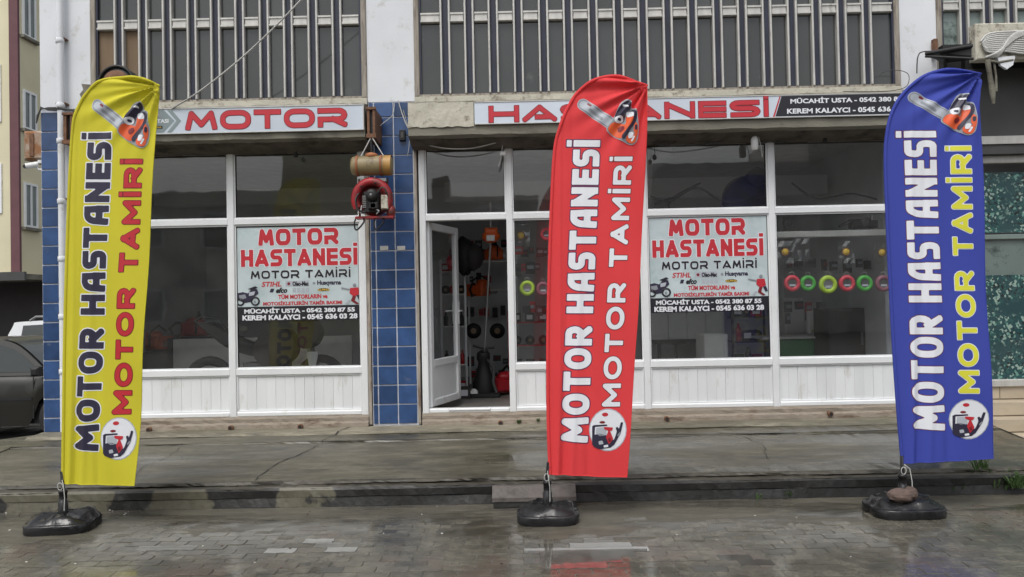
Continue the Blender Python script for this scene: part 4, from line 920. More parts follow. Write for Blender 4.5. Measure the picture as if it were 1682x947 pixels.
mb = MB(); mb.tube(smooth_line([(ex-.12,Yh-.05,ez+.05),(ex-.15,Yh-.09,ez-.02),(ex-.13,Yh-.1,ez-.12),(ex-.06,Yh-.09,ez-.15)],4),.010,'black',6); mb.build('fuel_hose', hg)
mb = MB(); mb.tube(smooth_line([(ex+.06,Yh-.09,ez+.04),(ex+.12,Yh-.11,ez+.09),(ex+.16,Yh-.08,ez+.03),(ex+.15,Yh-.05,ez-.04)],4),.007,'dkcable',6); mb.build('ignition_lead', hg)
mb = MB(); mb.lathe((ex+.02,Yh-.10,ez-.085),[(.025,0),(.03,.006),(.03,.03)],'steel',14,'y'); mb.build('carburettor', hg)
for a_ in (20, 75, 130, 185): mb = MB(); mb.lathe((ex+.15*math.cos(rad(a_)),Yh-.078,ez-.015+.16*math.sin(rad(a_))),[(.006,0),(.010,.003),(.010,.01)],'black',8,'y'); mb.build('bolt', hg)
mb = MB(); mb.box(ex+.095,ex+.165,Yh-.08,Yh-.03,ez-.12,ez+.02,'txwht' if False else 'peel',ch=.01); mb.build('filter_cover', hg)
mb = MB(); mb.box(ex-.165,ex+.21,Yh-.06,Yh+.08,ez-.205,ez-.185,'redpaint'); mb.blob((ex+.185,Yh-.01,ez-.14),.045,.05,.07,'redpaint'); mb.box(ex-.15,ex-.13,Yh+.04,Yh+.06,ez-.19,ez+.2,'rustbr').box(ex+.13,ex+.15,Yh+.04,Yh+.06,ez-.19,ez+.2,'rustbr')
mb.box(ex-.12,ex+.14,Yh-.01,Yh+.05,ez+.165,ez+.195,'steel'); mb.build('carrying_frame', hg)
mb = MB()
for sx in (-1, 1):
    x = ex+(-.135 if sx < 0 else .06); pts = smooth_line([(x-.03,Yh-.02,ez-.20),(x-.045,Yh-.03,ez-.25),(x-.035,Yh-.03,ez-.31),(x-.005,Yh-.03,ez-.305),(x+.05,Yh-.03,ez-.24),(x+.045,Yh-.02,ez-.205)],4); mb.tube(pts,.0085,'black',6)
mb.build('strap_loop', hg)
tp = hp(608,226); mb = MB(); mb.tube([(tp.x-.0,Yh+.02,tp.z),(a.x+.10,Yh,cz+R_)],.006,'rope',6); mb.tube([(tp.x+.02,Yh+.02,tp.z),(b.x-.09,Yh,cz+R_)],.006,'rope',6); mb.tube([(tp.x,Yh+.03,tp.z+.02),(tp.x+.01,Yh+.03,cz+R_)],.014,'black',6); mb.build('hanging_strap', hg)
def bracket(px0, px1, py0, py1, Y, label):
    x0,x1,z0,z1 = rect(px0,py0,px1,py1,Y); mb = MB(); w3 = (x1-x0)
    mb.box(x0,x0+w3*.3,Y,-.0,z0,z1,'rustbr').box(x1-w3*.3,x1,Y,.0,z0,z1,'rustbr').box(x0+w3*.3,x1-w3*.3,Y+.03,.0,z0+.01,z1-.01,'black').box(x0-.01,x1+.01,Y-.01,Y+.02,z1-.015,z1+.01,'rustbr').box(x0-.01,x1+.01,Y-.012,Y+.02,z0,z0+.04,'rustbr')
    o = mb.build('steel_bracket', origin=((x0+x1)/2,0,(z0+z1)/2)); tag(o, label, 'bracket', 'rusty steel brackets')
bracket(603,616,177,226,-.40,'rusty brown steel bracket above the hanging knapsack sprayer')
bracket(104,120,186,236,-.25,'rusty brown steel bracket between the downpipe and the yellow flag')
# round black engine housing peeping over the yellow flag
c_ = at(197,135,-.6); mb = MB(); mb.lathe((c_.x,-.66,c_.z-.03),[(.10,-.02),(.165,0),(.175,.03),(.175,.16),(.12,.19)],'black',26,'y'); mb.lathe((c_.x,-.70,c_.z-.03),[(.07,0),(.125,.012),(.13,.03)],'rustbr',20,'y')
mb.torus((c_.x,-.67,c_.z-.03),.17,.014,'black','y',26,6); mb.tube([(c_.x,-.58,c_.z+.05),(c_.x,-.42,3.62)],.01,'black',6)
tag(mb.build('round_engine_housing', origin=tuple(c_)),'round black and rusty engine housing showing above the yellow flag','engine housing')
# downpipe
dp = thing('downpipe', 'white drainpipe running down beside the left corner pillar', 'pipe', (-4.72,-.07,.35))
px_ = at(102,400,-.07).x; mb = MB(); mb.tube([(px_+(.0),-.07,.36),(px_,-.07,2.0),(px_+.004,-.07,3.7),(px_+.008,-.07,9)],.035,'render',14); mb.build('pipe', dp)
mb = MB()
for z in (.95,1.52,2.12,2.72,3.35,3.72,4.4,5.2): mb = MB(); mb.lathe((px_,-.07,z),[(.036,0),(.042,.004),(.042,.05),(.036,.054)],'render',14); mb.box(px_-.05,px_+.05,-.075,-.0,z+.045,z+.06,'rustbr'); mb.build('collar', dp)
mb = MB()   # black cable wrapped round the pillar top
for k in range(5): mb.tube([(-4.99-.03,-.01-.003*k,3.66-.02*k),(-4.96,-.035,3.725+.006*k),(-4.88,-.045,3.735-.006*k),(-4.78,-.04,3.735-.008*k),(-4.74,-.115,3.72-.004*k),(-4.62,-.05,3.70),(-4.55,-.02,3.66-.03*k)],.007,'dkcable',5)
tag(mb.build('cable_bundle', origin=(-4.85,-.03,3.7)),'black cables bundled round the top of the left corner pillar','cables')
# cables
def cable(pts, r, m, label, name='cable', n=6):
    mb = MB(); mb.tube(smooth_line([tuple(p) for p in pts],6),r,m,n); return tag(mb.build(name, origin=tuple(pts[0])), label, 'cable')
cable([at(282,178,-.41), at(330,148,-.5), at(400,92,-.6), at(470,25,-.7), at(540,-50,-.8)], .0085, 'cable', 'pale cable rising diagonally across the left upper windows')
cable([at(250,240,-.10), at(300,247,-.12), at(340,240,-.12), at(375,246,-.12), at(420,243,-.12), at(470,235,-.12), at(598,232,-.1)], .006, 'dkcable', 'grey cable slung under the left ledge')
cable([at(654,165,-.08), at(668,205,-.10), at(690,232,-.14), at(730,243,-.2), at(775,243,-.2), at(815,234,-.2)], .0065, 'cable', 'pale cable sagging from the pillar to under the right ledge')
cable([at(612,215,-.12), at(632,200,-.10), at(645,188,-.08), at(648,168,-.06)], .004, 'cable', 'thin pale wire crossing the blue tiles above the sprayer')
cable([at(662,180,-.06), at(672,215,-.05), at(672,240,-.05), at(669,256,-.05)], .004, 'cable', 'thin pale wire hanging down on the right of the blue tiles')
cable([at(1062,232,-.12), at(1110,240,-.14), at(1160,236,-.13), at(1205,228,-.12), at(1240,222,-.12)], .006, 'dkcable', 'dark cable slung under the right ledge beside the bulb')
cable([at(1506,120,-.1), at(1508,92,-.12), at(1520,84,-.14), at(1560,84,-.2), at(1600,76,-.3)], .006, 'dkcable', 'dark wire bent over the bracket at the top right')
cable([at(1440,130,-.05), at(1450,118,-.06), at(1475,115,-.08), at(1492,122,-.08), at(1490,140,-.08), at(1470,148,-.06), at(1430,150,-.05), at(1385,150,-.05)], .004, 'dkcable', 'loose wire curling on the sill above the black phone number block')
# lamps under the ledge
def bulb(px, py0, py1, label, white=True):
    p0, p1 = at(px,py0,-.2), at(px,py1,-.2); mb = MB(); mb.lathe((p0.x,-.2,p1.z),[(.018,0),(.036,.01),(.038,(p0.z-p1.z)*.6),(.026,(p0.z-p1.z)*.75),(.022,(p0.z-p1.z))],'whitebox',14)
    mb.tube([(p0.x,-.2,p0.z),(p0.x-.01,-.18,p0.z+.05),(p0.x,-.1,3.24)],.006,'dkcable',5); mb.tube([(p0.x+.03,-.2,p0.z),(p0.x+.06,-.19,p0.z-.1),(p0.x+.08,-.19,p0.z-.24)],.005,'cable',5)
    tag(mb.build('lamp', origin=(p0.x,-.2,p1.z)),label,'lamp')
bulb(1239,218,246,'white lamp holder hanging unlit under the right ledge')
mb = MB(); p = at(826,252,-.15); mb.box(p.x-.03,p.x+.03,-.17,-.14,p.z-.02,p.z+.02,'whitebox',ch=.008); mb.tube([(p.x-.01,-.155,p.z+.02),(p.x,-.15,p.z+.10),(p.x+.02,-.10,3.26)],.006,'cable',5); mb.tube([(p.x-.015,-.155,p.z-.02),(p.x-.03,-.155,p.z-.09),(p.x-.05,-.15,p.z-.13)],.007,'cable',5)
tag(mb.build('cable_connector', origin=tuple(p)),'small white cable connector dangling above the door mullion','connector')
for px, py, lb in ((486,254,'small black socket dangling under the left ledge'),(1075,258,'small black socket dangling under the ledge right of the red flag'),(1355,230,'tiny black fitting under the ledge left of the blue flag')):
    p = at(px,py,-.12); mb = MB(); mb.lathe((p.x,-.12,p.z-.025),[(.012,0),(.022,.008),(.022,.035),(.012,.05)],'black',10); mb.tube([(p.x,-.12,p.z+.02),(p.x+.01,-.1,p.z+.05),(p.x+.005,-.05,3.25)],.004,'dkcable',5); tag(mb.build('socket', origin=tuple(p)),lb,'socket')
mb = MB(); p = at(661,222,-.03); mb.box(p.x-.03,p.x+.03,-.05,-.012,p.z-.055,p.z+.055,'black',ch=.005); mb.box(p.x-.012,p.x+.012,-.056,-.05,p.z-.03,p.z+.03,'dkpanel'); tag(mb.build('switch_box', origin=tuple(p)),'small dark switch box on the blue tiles beside the right ledge','switch')
for px, lb in ((631,'small white paper scrap stuck on the blue pillar, left of two'),(659,'small white paper scrap stuck on the blue pillar, right of two')):
    p = at(px,407,-.01); mb = MB(); mb.box(p.x-.042,p.x+.042,-.0115,-.0095,p.z-.022,p.z+.022,'litter'); tag(mb.build('paper_scrap', origin=tuple(p)),lb,'sticker')
# white surveillance camera and rusty box on the corner
p = at(58,271,.2); cc = thing('security_camera','small white security camera on the outer edge of the left corner pillar','camera',tuple(p))
mb = MB(); mb.tube([(p.x-.07,p.y-.06,p.z-.02),(p.x+.03,p.y,p.z+.01)],.03,'whitebox',12); mb.build('camera_body', cc)
mb = MB(); mb.lathe((p.x-.075,p.y-.07,p.z-.022),[(.02,0),(.022,.012)],'black',10,'y'); mb.build('lens', cc); mb = MB(); mb.tube([(p.x,p.y,p.z),(p.x+.04,p.y,p.z-.05),(p.x+.12,p.y,p.z-.05)],.012,'whitebox',8); mb.lathe((p.x+.06,p.y,p.z+.02),[(.03,0),(.03,.03)],'whitebox',10); mb.build('camera_mount', cc)
x0,x1,z0,z1 = rect(38,214,70,262,3.2); mb = MB(); M['rustbox'] = pm('rust_streaked_white',(.42,.38,.32),.8,.15,5,dirt=(.26,.12,.05),damt=.62,dscale=3); mb.box(x0,-4.99,3.2,3.9,z0,z1,'rustbox',ch=.03); mb.box(x0+.1,x0+.16,3.185,3.2,z0+.05,z1-.05,'rustbr'); tag(mb.build('water_heater', origin=(x0,3.2,z0)),'rust streaked white metal box on the side wall in the alley','metal box')
# ================================================================== LEFT: BEIGE BUILDING IN THE ALLEY
YB = 16.2; XB = at(33,200,YB).x
bb = thing('beige_building', 'beige rendered building with maroon pilaster and white windows beyond the alley', 'building', (XB,YB,0))
zc = at(40,452,YB).z
mb = MB(); mb.box(XB-14,XB,YB,YB+30,zc,16,'beige'); mb.box(XB-14,XB,YB+1.2,YB+30,0,zc-.1,'cabinet'); mb.build('wall', bb)  # lower dark box paints the shade of the open ground floor
px18 = at(19,200,YB).x; mb = MB(); mb.box(px18,XB+.01,YB-.1,YB,zc+.05,16,'maroon'); mb.build('pilaster', bb)
mb = MB(); mb.box(XB-14,XB+.8,YB-1.2,YB+30,zc-.16,zc,'conc'); mb.box(XB-14,XB+.9,YB-1.3,YB-1.2,zc-.2,zc+.05,'dkpanel'); mb.build('canopy', bb)
def sidewin(zb_, zt_, y0=.12, y1=.80):
    mb = MB(); X0 = XB+.012; t = .07
    mb.box(X0-.1,X0-.02,YB+y0,YB+y1,zb_,zt_,'curtain')
    mb.box(X0-.01,X0+.05,YB+y0,YB+y0+t,zb_,zt_,'pvc').box(X0-.01,X0+.05,YB+y1-t,YB+y1,zb_,zt_,'pvc').box(X0-.01,X0+.05,YB+y0+t,YB+y1-t,zb_,zb_+t,'pvc').box(X0-.01,X0+.05,YB+y0+t,YB+y1-t,zt_-t,zt_,'pvc').box(X0-.01,X0+.05,YB+(y0+y1)/2-.03,YB+(y0+y1)/2+.03,zb_+t,zt_-t,'pvc')
    mb.box(X0-.01,X0+.12,YB+y0-.1,YB+y1+.1,zb_-.09,zb_,'conc'); w_ = mb.build('window', bb); mb = MB(); mb.box(X0,X0+.01,YB+y0+t,YB+y1-t,zb_+t,zt_-t,'winfar'); mb.build('pane', w_)
zw = [at(38,y_,YB+.4).z for y_ in (374,301,214,150,62,-15)]
for a_, b_ in ((zw[0],zw[1]),(zw[2],zw[3]),(zw[4],zw[5])):
    sidewin(a_, b_); sidewin(a_, b_, 2.6, 3.6)
# grey stretch of wall deeper in the alley
x0 = at(57,200,YB+5).x; mb = MB(); mb.box(x0,x0+3.2,YB+5.0,YB+9,0,16,'pinkgrey'); mb.build('rear_wing', bb)
# windows on its street front (left of the pilaster)
for (ya, yb2) in ((105,200),(268,350)):
    za, zb2 = at(0,yb2,YB).z, at(0,ya,YB).z; xr = at(2.2,150,YB).x; mb = MB(); mb.box(xr-1.2,xr,YB-.04,YB+.02,za,zb2,'pvc'); w_ = mb.build('window', bb); mb = MB(); mb.box(xr-1.1,xr-.08,YB-.05,YB-.041,za+.08,zb2-.08,'winfar'); mb.build('pane', w_)
# ------------------------------------------------------------------ cars
def car(name, label, paint, loc, rz, L=4.3, H=1.42, wagon=False, sc=1.):
    r = thing(name, label, 'car', loc); r.rotation_euler = (0,0,rz); r.scale = (sc,sc,sc)
    hw = .84; n = 60; xs = np.linspace(-L/2, L/2, n); ax = (-L/2+.78, L/2-.86); R = .35
    def belt(x): return .93-.03*((x)/(L/2))**2-(.10*max(0,(x-L/2+1.0)))-.35*max(0,x-(L/2-.16))/.16-.3*max(0,(-L/2+.08)-x)/.08*.5
    def bot(x):
        z = .20
        for a in ax:
            d = abs(x-a)
            if d < R+.03: z = max(z, .31+math.sqrt(max((R+.03)**2-d*d,0)))
        return min(z, belt(x)-.05)
    def hwid(x): return hw*(1-.16*abs(x/(L/2))**5)
    vs = []; k = 6
    for x in xs:
        b0, b1 = bot(x), belt(x); w_ = hwid(x)
        for s_ in (-1, 1):
            for i in range(k):
                t = i/(k-1); z = b0+(b1-b0)*t; vs.append((x, s_*w_*(1-.05*(t-.45)**2*4*(1 if t > .45 else .6)), z))
    fs = []
    for i in range(n-1):
        for s_ in (0,1):
            for j in range(k-1):
                a = (i*2+s_)*k+j; b = ((i+1)*2+s_)*k+j; f = (a,b,b+1,a+1); fs.append(f if s_ == 0 else f[::-1])
        a = (i*2)*k+k-1; b = (i*2+1)*k+k-1; c2 = ((i+1)*2)*k+k-1; d2 = ((i+1)*2+1)*k+k-1; fs.append((a,c2,d2,b))
    for i in (0, n-1): fs.append(tuple((i*2)*k+j for j in range(k))+tuple((i*2+1)*k+j for j in reversed(range(k))))
    mb = MB(); mb.add(vs, fs, paint, True)
    mb.box(-L/2+.1,L/2-.15,-hw+.08,hw-.08,.22,.5,'black'); mb.build('body', r, local=True)
    # greenhouse
    rf = H; tail = -L/2+(.12 if wagon else .75)
    prof = smooth_line([(tail,.90),(tail+(.12 if wagon else .45),rf-.12),(tail+(.35 if wagon else .8),rf-.02),(0,rf),(.35,rf-.02),(L/2-1.50,rf-.13),(L/2-1.05,.93)],4)
    vs = []
    for x, z in prof:
        w_ = hw*.955-(z-.9)*.36
        vs += [(x,-w_,z),(x,w_,z),(x,-hw*.955,.90),(x,hw*.955,.90)]
    m_ = len(prof); mb = MB(); mb.add(vs, [(i*4,(i+1)*4,(i+1)*4+1,i*4+1) for i in range(m_-1)], paint, True); mb.add(vs, [(i*4+2,(i+1)*4+2,(i+1)*4,i*4) for i in range(m_-1)]+[(i*4+1,(i+1)*4+1,(i+1)*4+3,i*4+3) for i in range(m_-1)], paint); mb.build('roof', r, local=True)
    def zr(x): 
        for (xa,za),(xb,zb2) in zip(prof,prof[1:]):
            if xa <= x <= xb: return za+(zb2-za)*(x-xa)/(xb-xa+1e-9)
        return .9
    for s_ in (-1, 1):
        for (a, b) in ((tail+(.30 if wagon else .55),-.12),(-.04,L/2-1.22)):
            q = np.linspace(a,b,9); vv = []
            for x in q:
                zt = zr(x)-.07; zt = max(zt,.95); ww = lambda z: s_*(hw*.955-(z-.9)*.36+.006)
                vv += [(x,ww(.95),.95),(x,ww(zt),zt)]
            mb = MB(); mb.add(vv,[(2*i,2*i+2,2*i+3,2*i+1) for i in range(8)],'carglass'); mb.build('side_window', r, local=True)
        mb = MB(); xm = L/2-1.12; mb.box(xm-.05,xm+.07,s_*(hw+.02),s_*(hw+.20),.90,1.03,'black',ch=.03); mb.tube([(xm,s_*(hw-.04),.95),(xm,s_*(hw+.04),.97)],.02,'black',6); mb.build('wing_mirror', r, local=True)
        mb = MB(); mb.box(-.16,-.02,s_*(hw*.985),s_*(hw*.985+.03),.83,.86,'black'); mb.build('handle', r, local=True)
        mb = MB(); mb.box(-L/2+1.2,L/2-1.25,s_*(hw*.99),s_*(hw*.99+.015),.56,.60,'black'); mb.box(L/2-1.24,L/2-1.228,s_*(hw*.985),s_*(hw*.985+.006),.30,.90,'gasket'); mb.box(-.085,-.075,s_*(hw*.985),s_*(hw*.985+.006),.30,.90,'gasket'); mb.build('door_trim', r, local=True)
        for a in ax:
            mb = MB(); mb.lathe((a,s_*(hw-.1)-.09,.31),[(.20,0),(.30,.0),(.315,.03),(.315,.16),(.30,.19),(.20,.19)],'rubber',26,'y'); wl = mb.build('wheel', r, local=True)
            mb = MB(); mb.lathe((a,s_*(hw-.1)-.10,.31),[(.05,0),(.19,.006),(.2,.03),(.2,.18),(.19,.2),(.05,.205)],'rim',20,'y'); q_ = mb.build('rim', wl, local=True)
        mb = MB(); mb.blob((L/2-.10,s_*.6,.66),.09,.16,.09,'rim'); mb.build('headlight', r, local=True)
    # windscreen
    a = [p for p in prof if p[0] > L/2-1.80]; vv = []
    for x, z in a:
        w_ = hw*.90-(z-.9)*.36; vv += [(x+.012,-w_,z+.008),(x+.012,w_,z+.008)]
    mb = MB(); mb.add(vv,[(2*i,2*i+2,2*i+3,2*i+1) for i in range(len(a)-1)],'carglass'); mb.build('windscreen', r, local=True)
    if wagon:
        mb = MB()
        for s_ in (-1,1): mb.tube([(tail+.4,s_*.58,rf-.01),(tail+.5,s_*.58,rf+.06),(.5,s_*.58,rf+.06),(.6,s_*.58,rf)],.02,'rim',6)
        mb.build('roof_rail', r, local=True)
    return r
car('parked_car', 'dark grey saloon car parked in the alley at the left edge', 'greycar', (-7.20,2.75,-.06), rad(2), sc=.93)
car('parked_car', 'white estate car with roof rails parked behind the grey car', 'whitecar', (-7.0,6.4,-.06), rad(4), L=4.4, H=1.52, wagon=True)
# ================================================================== RIGHT: NEIGHBOUR SHOP
nb = thing('neighbour_shop', 'neighbouring shop with circuit board pictures in its window, at the right edge', 'building', (5,0,0))
mb = MB(); mb.box(4.42,9,.04,.3,.0,.66,'conc'); mb.box(4.42,9,-.12,.3,3.02,3.90,'dkpanel'); mb.box(4.42,9,.1,.3,3.86,4.02,'black'); mb.box(9,16,0,.4,0,9,'render'); mb.box(4.42,9,.1,.3,5.62,9,'render'); mb.build('wall', nb)  # the black strip stands in for a shaded recess
mb = MB(); mb.box(4.42,9,-.03,.05,.625,.70,'alu',ch=.008); mb.box(4.42,9,-.02,.05,2.15,2.20,'palepane',ch=.006); mb.box(4.42,9,-.04,.05,2.94,3.02,'alu',ch=.008); mb.box(4.42,4.47,-.02,.05,.70,2.94,'alu'); mb.box(4.42,9,-.14,-.12,3.12,3.20,'alu'); fr_ = mb.build('window_frame', nb)
mb = MB(); mb.add([(4.47,.0,.70),(9,.0,.70),(9,.0,2.15),(4.47,.0,2.15)],[(0,1,2,3)],'glass').add([(4.47,.0,2.20),(9,.0,2.20),(9,.0,2.94),(4.47,.0,2.94)],[(0,1,2,3)],'glass'); mb.build('pane', nb)
mb = MB(); mb.box(4.47,9,.02,.03,.70,1.78,'pcb').box(4.47,9,.02,.03,2.22,2.85,'pcb').box(4.47,9,.02,.03,1.78,2.15,M['palepane']); mb.build('picture_film', nb)
# travertine steps, course by course
tz = [(.50,.655,.0,.32),(.355,.495,-.18,.9),(.22,.35,-.36,.45),(.10,.215,-.54,1.1)]
for z0,z1,yy,wd in tz:
    mb = MB(); mb.box(-wd/2+.003,wd/2-.003,0,.2,z0,z1-.006,'trav',ch=.004); tm = mesh_of(mb,'stone_slab')
    x = 4.64
    while x < 8: piece(tm,'stone_slab',(x+wd/2,yy+random.uniform(-.002,.002),0),nb); x += wd
mb = MB()
for z0,z1,yy,wd in tz: mb.box(4.64,9,yy+.012,.3,z0-.01,z1-.012,'plinth')
mb.build('step_core', nb)
# cassette of the neighbour's awning with tied-up canvas
x0,x1,z0,z1 = rect(1603,40,1700,98,-.55)
aw = thing('awning_cassette','concrete coloured awning box with a tied bundle of white rope at the top right','awning',((x0+x1)/2,-.5,z0))
mb = MB(); mb.box(x0,8.5,-.55,-.43,z0+.01,z1+.02,'peel',ch=.012); mb.build('box', aw)
mb = MB(); mb.box(4.7,8.4,-.43,-.12,z0+.10,z0+.16,'black'); mb.box(4.42,8.5,-.11,-.02,3.90,z0+.30,'black'); mb.build('rear_bracket_and_shade', aw)  # second box is a black sheet standing in for the dark recess
mb = MB()
for k in range(11):
    j = k*.011; P_ = [(at(1610+k*.5,75,-.57).x, -.575-random.uniform(0,.012), z1-.17-j*.5), (at(1622,60,-.57).x,-.585,z1-.10-j*1.6),(at(1650,55,-.57).x,-.59,z1-.085-j*1.7),(at(1690,55,-.57).x,-.59,z1-.08-j*2),(at(1740,60,-.57).x,-.58,z1-.10-j)]
    mb.tube(smooth_line(P_,4),.010,'rope',5)
for k in range(7):
    P_ = [(at(1618+k*3,98,-.57).x,-.58,z0+.02),(at(1632+k*2,90,-.57).x,-.60,z0+.05+k*.004),(at(1650,76,-.57).x,-.60,z0+.12+k*.006),(at(1668,66,-.57).x,-.60,z0+.20+k*.008),(at(1700,58,-.57).x,-.59,z0+.26)]
    mb.tube(smooth_line(P_,4),.012,'rope',5)
mb.build('rope_bundle', aw)
mb = MB(); P_ = [at(1622,98,-.57),at(1626,125,-.57),at(1630,148,-.57),at(1632,170,-.57)]; mb.tube([tuple(p) for p in P_],[.026,.022,.03,.014],'conc',8); P_ = [at(1632,98,-.56),at(1636,125,-.56),at(1636,150,-.56)]; mb.tube([tuple(p) for p in P_],[.012,.010,.016],'conc',7); mb.prism([(at(1636,98,-.56).x,z0+.02),(at(1666,96,-.56).x,z0+.03),(at(1662,108,-.56).x,z0-.06),(at(1652,115,-.56).x,z0-.10),(at(1642,108,-.56).x,z0-.06)],-.58,-.55,'render','y'); mb.tube([tuple(at(1620,99,-.575)),tuple(at(1640,102,-.58)),tuple(at(1664,98,-.575))],.012,'conc',6); mb.build('hanging_end', aw)
mb = MB(); a = at(1520,88,-.2); b = at(1603,74,-.5); mb.tube([tuple(a),tuple(b)],.022,'black',6); mb.tube([tuple(at(1520,92,-.2)),tuple(at(1600,96,-.5))],.014,'black',6)
P_ = [at(1535,85,-.22),at(1603,68,-.5),at(1603,92,-.5),at(1560,98,-.3)]; mb.add([tuple(p) for p in P_]+[(p.x,p.y+.12,p.z) for p in P_],[(0,1,2,3),(4,7,6,5),(0,4,5,1),(1,5,6,2),(2,6,7,3),(3,7,4,0)],'black')
for px in (1552,1582): mb.tube([tuple(at(px,90,-.3)),tuple(at(px,135,-.1))],.02,'black',6)
mb.box(at(1533,75,-.06).x,at(1539,75,-.06).x,-.08,-.02,at(1535,92,-.06).z,at(1535,64,-.06).z,'rustbr'); tag(mb.build('awning_bracket', origin=tuple(a)),'black metal awning arm between the white pillar and the awning box','bracket')
# ================================================================== LOOSE THINGS ON THE GROUND
x0,x1,z0,z1 = rect(811,802,943,832,-1.98); mb = MB(); mb.prism([(-1.925,.0),(-2.06,.0),(-2.05,.05),(-1.955,.135),(-1.925,.135)],x0,x1,'kerb'); mb.prism([(-1.93,.136),(-1.97,.136),(-2.045,.070),(-2.055,.045),(-2.062,.045),(-2.058,.075),(-1.975,.15),(-1.93,.15)],x0-.01,x1+.012,'ramp')  # black lower block stands in for the shadow beneath the slab
tag(mb.build('concrete_ramp', origin=((x0+x1)/2,-2,0)),'short concrete ramp block leaning against the kerb behind the red flag base','ramp block')
def weed(px, py, Y, Z, h, n, label):
    p = at(px,py,Y) if Z is None else at(px,py,Z=Z); mb = MB()
    for k in range(n):
        a = random.uniform(0,6.28); l = h*random.uniform(.4,1.1); lean = random.uniform(.15,.7); bx, by = p.x+random.uniform(-.5,.5)*h, p.y+random.uniform(-.25,.25)*h
        d = Vector((math.cos(a)*lean*l, math.sin(a)*lean*l, l)); w_ = h*.07; nrm = Vector((-math.sin(a),math.cos(a),0))*w_
        s0 = Vector((bx,by,p.z-.005)); m_ = s0+d*.55+Vector((0,0,.01)); e_ = s0+d
        mb.add([s0-nrm*.3,s0+nrm*.3,m_+nrm,e_,m_-nrm],[(0,1,2,3,4)],'leaf')
        if k % 2: q = s0+d*.8; mb.add([q,q+nrm*2.2+Vector((0,0,.01)),q+nrm*1.2+d*.3],[(0,1,2)],'leaf')
    tag(mb.build('weed', origin=tuple(p)),label,'weed','weeds growing at the kerb')
weed(1618,800,None,.02,.15,80,'tall green weed at the right end of the kerb')
weed(1610,770,None,.2,.10,30,'small weed hanging over the platform end under the blue flag')
weed(1672,800,None,.06,.11,90,'dense green weed tuft at the right edge of the photo')
weed(1640,805,None,.02,.10,50,'low spreading weed between the two tufts at the right')
weed(1566,808,None,.01,.10,26,'small weed at the kerb foot right of the blue flag base')
weed(1293,815,None,.01,.06,14,'tiny weed at the kerb foot between the red and blue flags')
weed(1246,820,None,.01,.05,10,'tiny sprout at the kerb foot right of the red flag')
weed(852,694,-.06,None,.035,60,'low green moss patch on the plinth right of the doorway')
weed(884,691,-.06,None,.03,26,'small moss spot on the plinth just left of the red flag')
mb = MB()
for k in range(60):
    if k < 22: x, y = at(random.uniform(5,230), random.uniform(838,848), Z=0).xy
    else: x, y = random.uniform(-4,4), random.uniform(-3.4,-1.96)
    s_ = random.uniform(.003,.009); mb.blob((x,y,s_*.4),s_*1.4,s_,s_*.6,'litter' if random.random() < .6 else 'stone',5,3,.3)
tag(mb.build('grit'), 'scattered grit and scraps along the foot of the kerb', None, None, 'stuff')
# ================================================================== INSIDE THE SHOP
def spool(px, py, r, m, label, Y=.14):
    p = at(px,py,Y); R = r/158*(8.3+Y)/8.3
    t = thing('line_spool', label, 'spool', tuple(p), 'coloured line spools hanging in the window')
    mb = MB(); mb.torus(tuple(p),R*.72,R*.27,m,'y',26,8); mb.build('coil', t)
    mb = MB(); mb.lathe((p.x,p.y-.012,p.z),[(R*.5,0),(R*.55,.004),(R*.55,.03)],'dkpanel' if m != 'lime' else 'steel',18,'y'); mb.box(p.x-R*.35,p.x+R*.35,p.y-.0145,p.y-.0125,p.z-R*.34,p.z-R*.12,'txlgrey'); mb.build('core', t)
    mb = MB(); mb.torus((p.x,p.y,p.z+R*1.05),R*.3,.002,'cable','y',10,4); mb.build('hook', t)
for px, r, m, lb in ((1301,14,'pinkred','red line spool, leftmost of the row in the right window'),(1327,13.5,'green2','green line spool, second in the row in the right window'),(1360,15.5,'lime','large lime yellow line spool in the middle of the row in the right window'),(1391,14,'pinkred','red line spool right of the large lime one'),(1420,14,'green2','green line spool, fifth in the row in the right window'),(1451,14,'mauve','dull red line spool half hidden by the blue flag')):
    spool(px,467 if m == 'lime' else 465,r,m,lb)
spool(866,473,13,'lime','lime line spool in the narrow window right of the doorway'); spool(892,474,12,'mauve','grey packed line spool beside the lime one, right of the doorway')
spool(1046,465,12,'lime','lime line spool just right of the red flag'); spool(898,384,11,'pinkred','red line spool high in the window, left of the red flag')
for px, py, lb in ((1290,412,'clear packet with yellow knob, leftmost in the right window'),(1316,408,'clear packet of small parts beside the leftmost yellow knob'),(1390,412,'clear packet with yellow knob in the middle of the right window'),(1449,413,'clear packet with yellow knob beside the blue flag'),(857,385,'clear packet with yellow knob in the window right of the doorway')):
    p = at(px,py,.2); t = thing('parts_packet', lb, 'packet', tuple(p), 'clear packets hanging in the windows')
    mb = MB(); vs = [(p.x+(i/4-.5)*.17,p.y+random.uniform(-.012,.012),p.z+(j/4-.55)*.24) for i in range(5) for j in range(5)]; mb.add(vs,[(i*5+j,(i+1)*5+j,(i+1)*5+j+1,i*5+j+1) for i in range(4) for j in range(4)],M['bag'] if False else 'glass'); mb.build('bag', t)
    if 'knob' in lb.split('beside the leftmost')[0]: mb = MB(); mb.lathe((p.x-.01,p.y-.03,p.z-.01),[(.012,0),(.036,.006),(.036,.02)],'txgold',14,'y'); mb.torus((p.x-.01,p.y-.02,p.z-.01),.04,.007,'rustbr','y',14,5); mb.build('knob', t)
x0,x1,z0,z1 = rect(1274,378,1480,388,.25); mb = MB(); mb.box(x0,4.0,.24,.30,z0,z1,'shelf',ch=.006); mb.box(x0,4.0,.3,.62,z0+.02,z1,'shelf'); tag(mb.build('display_shelf', origin=(x0,.3,z0)),'white shelf rail behind the right window above the packets','shelf')
